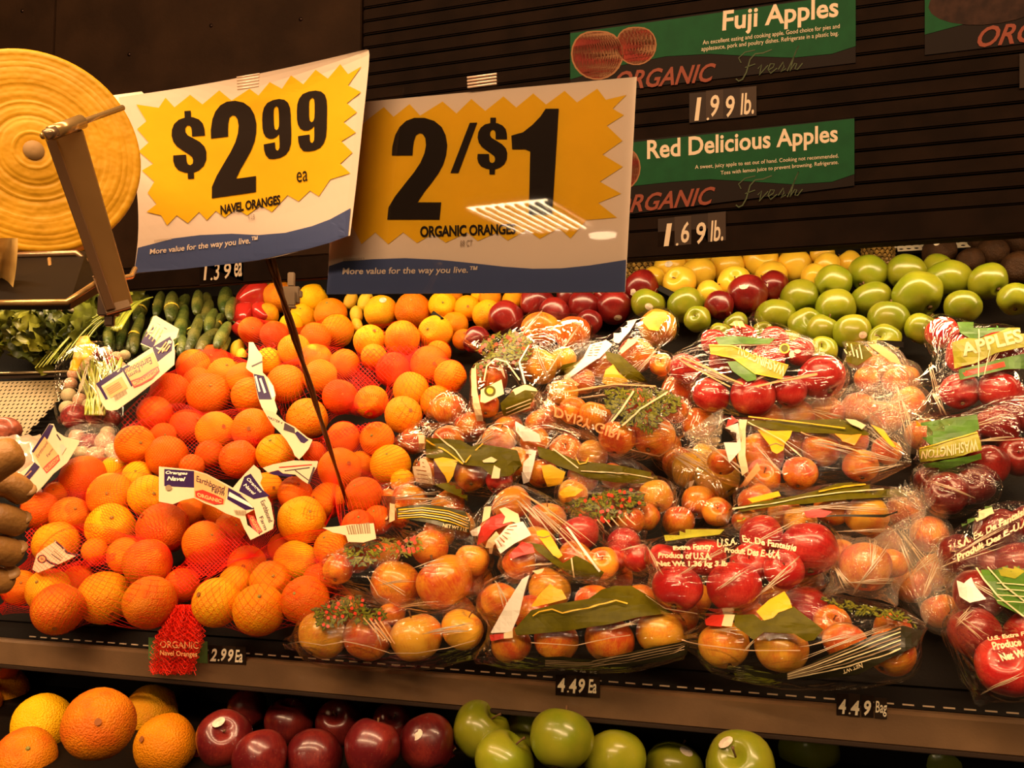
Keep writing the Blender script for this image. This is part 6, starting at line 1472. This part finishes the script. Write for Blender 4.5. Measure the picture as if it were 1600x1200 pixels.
def head(cx, cy, n, spread, mats, label, nm='lettuce', seed=0, ln=1.0, t=.055):
    c = bed(cx, cy, t + .015); root = tag(empty(nm, c), label, 'lettuce' if nm == 'lettuce' else 'greens', 'leafy greens in the far bin'); g = random.Random(seed)
    for i in range(n):
        k = g.choice(mats); o = link('leaf', g.choice(LFM[k]), None, root)
        o.location = (g.gauss(0, spread), g.gauss(0, spread * .4) - .01 * (i % 3), g.gauss(0, spread * .55)); s_ = g.uniform(.7, 1.15) * ln; o.scale = (s_, s_, s_)
        o.rotation_euler = (g.uniform(.6, 2.2), g.uniform(-.6, .6), g.uniform(-2.4, 2.4))
    return root
head(25, 500, 34, .030, (2, 3, 1), 'dark reddish leaf lettuce under the dispenser tray', seed=1)
head(78, 500, 30, .026, (2, 3, 2, 1), 'dark ruffled lettuce in the middle of the greens bin', seed=2)
head(15, 545, 34, .030, (0, 0, 1), 'bright ruffled lettuce at the picture edge above the tray', seed=3)
head(70, 555, 34, .030, (0, 1, 2), 'bright ruffled lettuce over the tray rim', seed=4)
head(105, 540, 26, .026, (1, 2, 2), 'dark green lettuce below the long stalks', seed=5)
head(125, 478, 22, .022, (0, 1), 'leafy tops above the long green stalks', 'greens', seed=6)
head(190, 468, 20, .020, (0, 1), 'pale leafy greens behind the clamp', 'greens', seed=7)
head(40, 470, 20, .026, (2, 1, 3), 'shaded greens hidden behind the roll holder', 'greens', seed=8)
stk = tag(empty('green_onion_bunch', bed(120, 520, .09)), 'long pale green stalks fanning from the clamp over the lettuce', 'green onions')
SG = mat('stalk_green', (.42, .46, .05), .35, noise_amt=.3, noise_scale=12, coat=.3)
for i in range(16):
    x0, y0 = 165 + i * 1.2, 482 + i * .9; x1, y1 = 55 + i * 6, 575 - i * 1.8
    if i > 11: x0, y0, x1, y1 = 175 + (i - 12) * 4, 515, 215 + (i - 12) * 8, 470 - (i - 12) * 2
    pts = [bed(x0 + (x1 - x0) * s / 10, y0 + (y1 - y0) * s / 10 - 12 * math.sin(math.pi * s / 10) + i % 3, .10 + .01 * (i % 4) - .02 * s / 10) for s in range(11)]
    me = tube_me('stalk', pts, [.0045 - .0002 * s for s in range(11)], 7, True, .5); me.transform(Matrix.Translation(-stk.location)); link('stalk', me, SG, stk)
o = link('white_root', lathe('white_root', [(.002, -.012), (.012, -.006), (.016, .002), (.010, .010), (.003, .013)], 12, .2), mat('root_white', (.75, .60, .38), .5)); o.location = bed(118, 482, .10); o.scale = (1.7, 1, 1); tag(o, 'pale cut vegetable end between dispenser tray and green stalks', 'vegetable')
bs = poly_bm(T(0, 420, 4)([(430,635),(455,560),(475,470),(505,425),(550,415),(565,455),(610,480),(570,540),(520,570),(480,640)]), 6)
for v in bs.verts: x, y = v.co.x, v.co.y; v.co = bed(x, y, .15 + .008 * math.sin(x * .2) + .006 * math.sin(y * .15))
o = link('yellow_bag_flap', from_bm('yellow_bag_flap', bs, True), mat('flap_yellow', (.85, .52, .03), .35, noise_amt=.3, noise_scale=20)); c = bed(125, 545, .10); local(o, o.data, c); o.modifiers.new('t', 'SOLIDIFY').thickness = .001; tag(o, 'bright yellow plastic flap above the bagged radishes', 'plastic flap')
# radish bag
RAD = mat('radish_red', (.42, .05, .05), .3, noise_amt=.5, noise_scale=5, coat=.4); RADP = mat('radish_pink', (.75, .28, .18), .35, noise_amt=.5, noise_scale=6, col2=(.82, .66, .45)); RWH = mat('radish_white', (.80, .68, .42), .4, noise_amt=.2, noise_scale=8)
cE = T(0, 420, 4); rads = [(470,925,85,0),(620,920,80,0),(700,940,55,0),(420,870,48,2),(520,535,42,1),(590,520,44,1),(660,530,46,1),(730,560,44,1),(780,540,34,2),(560,570,38,2),(480,600,40,2),(460,660,38,1),(440,720,42,1),(430,790,46,2),(700,590,50,0),(760,610,30,1),(520,610,40,1),(600,640,40,2),(540,740,44,2),(500,820,44,1),(640,760,44,2),(740,680,40,1),(690,850,44,1),(560,850,44,2),(620,540,34,0)]
RP = dict(key='RAD', t=.085, f=[]); BYK['RAD'] = RP
for k, (x, y, r_, mm) in enumerate(rads):
    px, py = cE([(x, y)])[0]; c = bed(px, py, .085); Rr = r_ / 4 / F * depth(c); RP['f'].append(dict(c=c, R=Rr, px=px, py=py, r=r_ / 4, place='radish bag'))
    o = link('radish', ME['orange'][k % 3].copy(), (RAD, RADP, RWH)[mm]); o.location = c; o.scale = (Rr,) * 3; o.rotation_euler = (rnd.uniform(-1, 1), rnd.uniform(-1, 1), 0); RP['f'][-1]['o'] = o; o['_m'] = mm
    link('root_tip', tube_me('root_tip', [(0, 0, -.95), (.05, 0, -1.15), (.12, 0, -1.4)], [.1, .04, .01], 5), RWH, o)
rank(RP)
for f in RP['f']: tag(f['o'], f"{('dark red', 'pink', 'white')[f['o']['_m']]} radish in the clear bag beside the tray, {f['pos']}", 'radish', 'radishes in the clear bag'); del f['o']['_m']
gs = tag(empty('radish_greens', bed(150, 605, .10)), 'bunch of pale green radish stems inside the clear bag', 'stems')
for i in range(44):
    x0, y0 = 148 + rnd.uniform(-12, 14), 648; x1, y1 = 165 + rnd.uniform(-45, 30), 565 + rnd.uniform(-8, 20)
    pts = [bed(x0 + (x1 - x0) * s / 6 + 3 * math.sin(s + i), y0 + (y1 - y0) * s / 6, .105 + .006 * (i % 4)) for s in range(7)]
    me = tube_me('stalk', pts, .0024, 6); me.transform(Matrix.Translation(-gs.location)); link('stalk', me, SG if i % 3 else mat('stalk_pale', (.70, .60, .25), .4), gs)
film_bag('RAD', 'clear bag of radishes with green stems, between tray and oranges', (120, 550), corners=[(128, 545), (92, 655), (200, 545), (185, 665)], group='clear bags of vegetables')
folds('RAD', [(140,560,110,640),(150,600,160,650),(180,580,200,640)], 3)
BAGS['RAD'][0].name = 'radish_bag'; BAGS['RAD'][0]['category'] = 'vegetable bag'
# second vegetable bag, a potato-like root and a crumpled bag by the hand
RP2 = dict(key='RA2', t=.08, f=[]); BYK['RA2'] = RP2
for k, (px, py, r_, mm) in enumerate([(120,682,12,1),(140,692,16,0),(165,690,16,1),(150,712,16,1),(128,708,12,2),(178,705,14,2),(168,676,11,2),(110,694,9,1),(182,722,12,1)]):
    c = bed(px, py, .08); Rr = r_ / F * depth(c); o = link('radish', ME['orange'][k % 3].copy(), (RAD, RADP, RWH)[mm]); o.location = c; o.scale = (Rr,) * 3
    RP2['f'].append(dict(c=c, R=Rr, px=px, py=py, r=r_, o=o, m=mm)); link('root_tip', tube_me('root_tip', [(0, 0, -.95), (.1, 0, -1.4)], [.1, .02], 5), RWH, o)
rank(RP2)
for f in RP2['f']: tag(f['o'], f"{('dark red', 'pink', 'white')[f['m']]} radish in the lower clear bag, {f['pos']}", 'radish', 'radishes in the lower clear bag')
film_bag('RA2', 'small clear bag of radishes below the stemmed one', (100, 700), m=FILM_R, corners=[(98, 700), (195, 680)], group='clear bags of vegetables')
BAGS['RA2'][0].name = 'radish_bag'; BAGS['RA2'][0]['category'] = 'vegetable bag'
c = bed(6, 672, .09); o = link('red_potato', ME['orange'][1].copy(), mat('potato_red', (.50, .12, .06), .35, noise_amt=.5, noise_scale=3, coat=.4)); o.location = c; o.scale = (.034, .034, .028); tag(o, 'red-skinned round vegetable at the picture edge over the tray', 'vegetable')
vs = []
for j in range(16):
    for i in range(16):
        x, y = -30 + i * 6.2, 680 + j * 6.4; n3 = noise.noise(Vector((x * .05, y * .05, 3))) * .02 + noise.noise(Vector((x * .15, y * .15, 5))) * .007
        vs.append(bed(x + 3 * math.sin(j), y + 2 * math.sin(i * 2), .115 + n3 - ((i - 7.5) ** 2 + (j - 7.5) ** 2) * .0003))
cb = link('crumpled_bag', mesh('crumpled_bag', vs, [(j * 16 + i, j * 16 + i + 1, (j + 1) * 16 + i + 1, (j + 1) * 16 + i) for j in range(15) for i in range(15)], True), mat('film_whitish', (.72, .52, .36), .2, noise_amt=.25, noise_scale=40, coat=.6)); local(cb, cb.data, bed(20, 720, .10)); tag(cb, 'crumpled whitish plastic bag above the fingers', 'plastic bag')

# ---------------------------------------------------------------- the shopper's hand reaching in
def skinned(name, chains, m, sub=2):
    me = bpy.data.meshes.new(name); vs, es, rs = [], [], []
    idx = {}
    for ch in chains:
        prev = None
        for p, r_ in ch:
            key = tuple(round(v, 5) for v in p)
            if key not in idx: idx[key] = len(vs); vs.append(p); rs.append(r_)
            if prev is not None: es.append((prev, idx[key]))
            prev = idx[key]
    me.from_pydata([tuple(v) for v in vs], es, []); o = bpy.data.objects.new(name, me); COL.objects.link(o)
    me.skin_vertices or o.modifiers.new('skin', 'SKIN')
    if not o.modifiers: o.modifiers.new('skin', 'SKIN')
    if not me.skin_vertices: 
        bm = bmesh.new(); bm.from_mesh(me); bm.verts.layers.skin.verify(); bm.to_mesh(me); bm.free()
    for i, r_ in enumerate(rs): me.skin_vertices[0].data[i].radius = r_ if isinstance(r_, tuple) else (r_, r_)
    me.skin_vertices[0].data[0].use_root = True
    o.modifiers['skin'].use_smooth_shade = True; s = o.modifiers.new('sub', 'SUBSURF'); s.levels = sub; s.render_levels = sub
    dg = bpy.context.evaluated_depsgraph_get(); bpy.context.view_layer.update(); dg = bpy.context.evaluated_depsgraph_get()
    me2 = bpy.data.meshes.new_from_object(o.evaluated_get(dg)); bpy.data.objects.remove(o)
    me2.materials.clear(); me2.polygons.foreach_set('use_smooth', [True] * len(me2.polygons)); return me2
SKIN = mat('skin_tone', (.42, .20, .045), .5, noise_amt=.12, noise_scale=60, sss=.12, bump=.1, bump_scale=300)
def hp_(x, y, d_): return at_d(x, y, d_)
wr_ = hp_(-230, 880, .50)
ch = [[(wr_, .027), (hp_(-160, 850, .50), .030), (hp_(-100, 835, .50), .028)]]
palm = hp_(-100, 835, .50)
fing = [((-50, 775, .50), (-5, 748, .505), (30, 762, .51), (44, 782, .515), (.0105, .0096, .0090, .0078)),
        ((-50, 815, .495), (-5, 806, .50), (22, 815, .51), (36, 826, .515), (.0105, .0098, .0090, .0080)),
        ((-55, 855, .495), (-10, 856, .50), (15, 862, .51), (30, 872, .515), (.0102, .0095, .0088, .0078)),
        ((-60, 895, .50), (-20, 902, .505), (5, 908, .51), (18, 912, .515), (.0095, .0086, .0078, .0068))]
for f_ in fing: ch.append([(palm, .028)] + [(hp_(*p), r_) for p, r_ in zip(f_[:4], f_[4])])
ch.append([(palm, .028), (hp_(-75, 775, .485), .015), (hp_(-35, 735, .475), .012), (hp_(10, 712, .475), .0105), (hp_(36, 700, .478), .0088)])
me = skinned('hand', ch, SKIN); pc_ = hp_(-60, 840, .5); pr = empty('person', pc_)
tag(pr, "shopper's bare hand reaching in from the edge, fingers pointing at the oranges", 'person')
me.transform(Matrix.Translation(-pc_)); link('hand', me, SKIN, pr)
me = tube_me('sleeve', [hp_(-225, 882, .50), hp_(-420, 960, .52), hp_(-700, 1080, .56)], [.036, .046, .055], 20); me.transform(Matrix.Translation(-pc_)); link('sleeve', me, mat('sleeve_dark', (.05, .04, .05), .8), pr)
for f_, ang in zip(fing, (0, 0, 0, 0)):
    p = hp_(f_[3][0] - 2, f_[3][1] - 3, f_[3][2]) ; nd = (C - p).normalized() * .006 + Vector((0, 0, .0055))
    me = lathe('fingernail', [(.0005, .0012), (.0035, .0009), (.005, 0), (.0052, -.0008)], 12); me.transform(Matrix.Translation(p + nd - pc_) @ nd.to_track_quat('Z', 'Y').to_matrix().to_4x4()); link('fingernail', me, mat('nail', (.46, .24, .08), .4), pr)

# ---------------------------------------------------------------- ceiling fixtures over the aisle (one is mirrored in the sign's clear sleeve)
def troffer(c, label, n=8, sx=.62, sy=.62, power=14):
    root = tag(empty('ceiling_light', c), label, 'ceiling light', 'ceiling lights over the aisle')
    link('housing', box_me('housing', -sx / 2 - .03, sx / 2 + .03, -sy / 2 - .03, sy / 2 + .03, .0, .08), mat('housing_white', (.5, .45, .4), .5), root)
    lm = mat('lamp_glow', (1, .8, .55), .5, emit=((1, .74, .42), power))
    link('lamp_panel', box_me('lamp_panel', -sx / 2, sx / 2, -sy / 2, sy / 2, -.012, -.002), lm, root)
    for i in range(n + 1):
        x = -sx / 2 + i * sx / n; link('louver', box_me('louver', x - .016, x + .016, -sy / 2, sy / 2, -.035, -.013), mat('louver_grey', (.3, .25, .2), .4), root)
    return root
pt2 = at_plane(834, 340, pc, S2N); r2 = ray(834, 340).normalized(); rf = r2 - 2 * r2.dot(S2N) * S2N
k_ = (3.12 - pt2.z) / rf.z if rf.z > .02 else 3
lc = pt2 + rf * k_
print('reflect', tuple(rf), 'light at', tuple(lc))
troffer(lc, 'louvered ceiling light behind the camera, mirrored in the sign sleeve', sx=.7, sy=1.3, power=60)
troffer(Vector((lc.x + 2.4, lc.y + .4, 3.12)), 'louvered ceiling light behind the camera, nearer the apple end')
pt3 = at_plane(942, 369, pc, S2N); r3 = ray(942, 369).normalized(); rf3 = r3 - 2 * r3.dot(S2N) * S2N; p3 = pt3 + rf3 * ((3.12 - pt3.z) / rf3.z)
o = link('downlight', lathe('downlight', [(.01, 0), (.11, 0), (.13, -.01), (.14, .02)], 24), mat('lamp_glow2', (1, .8, .55), .5, emit=((1, .74, .42), 22))); o.location = p3; tag(o, 'small round ceiling downlight behind the camera', 'ceiling light')
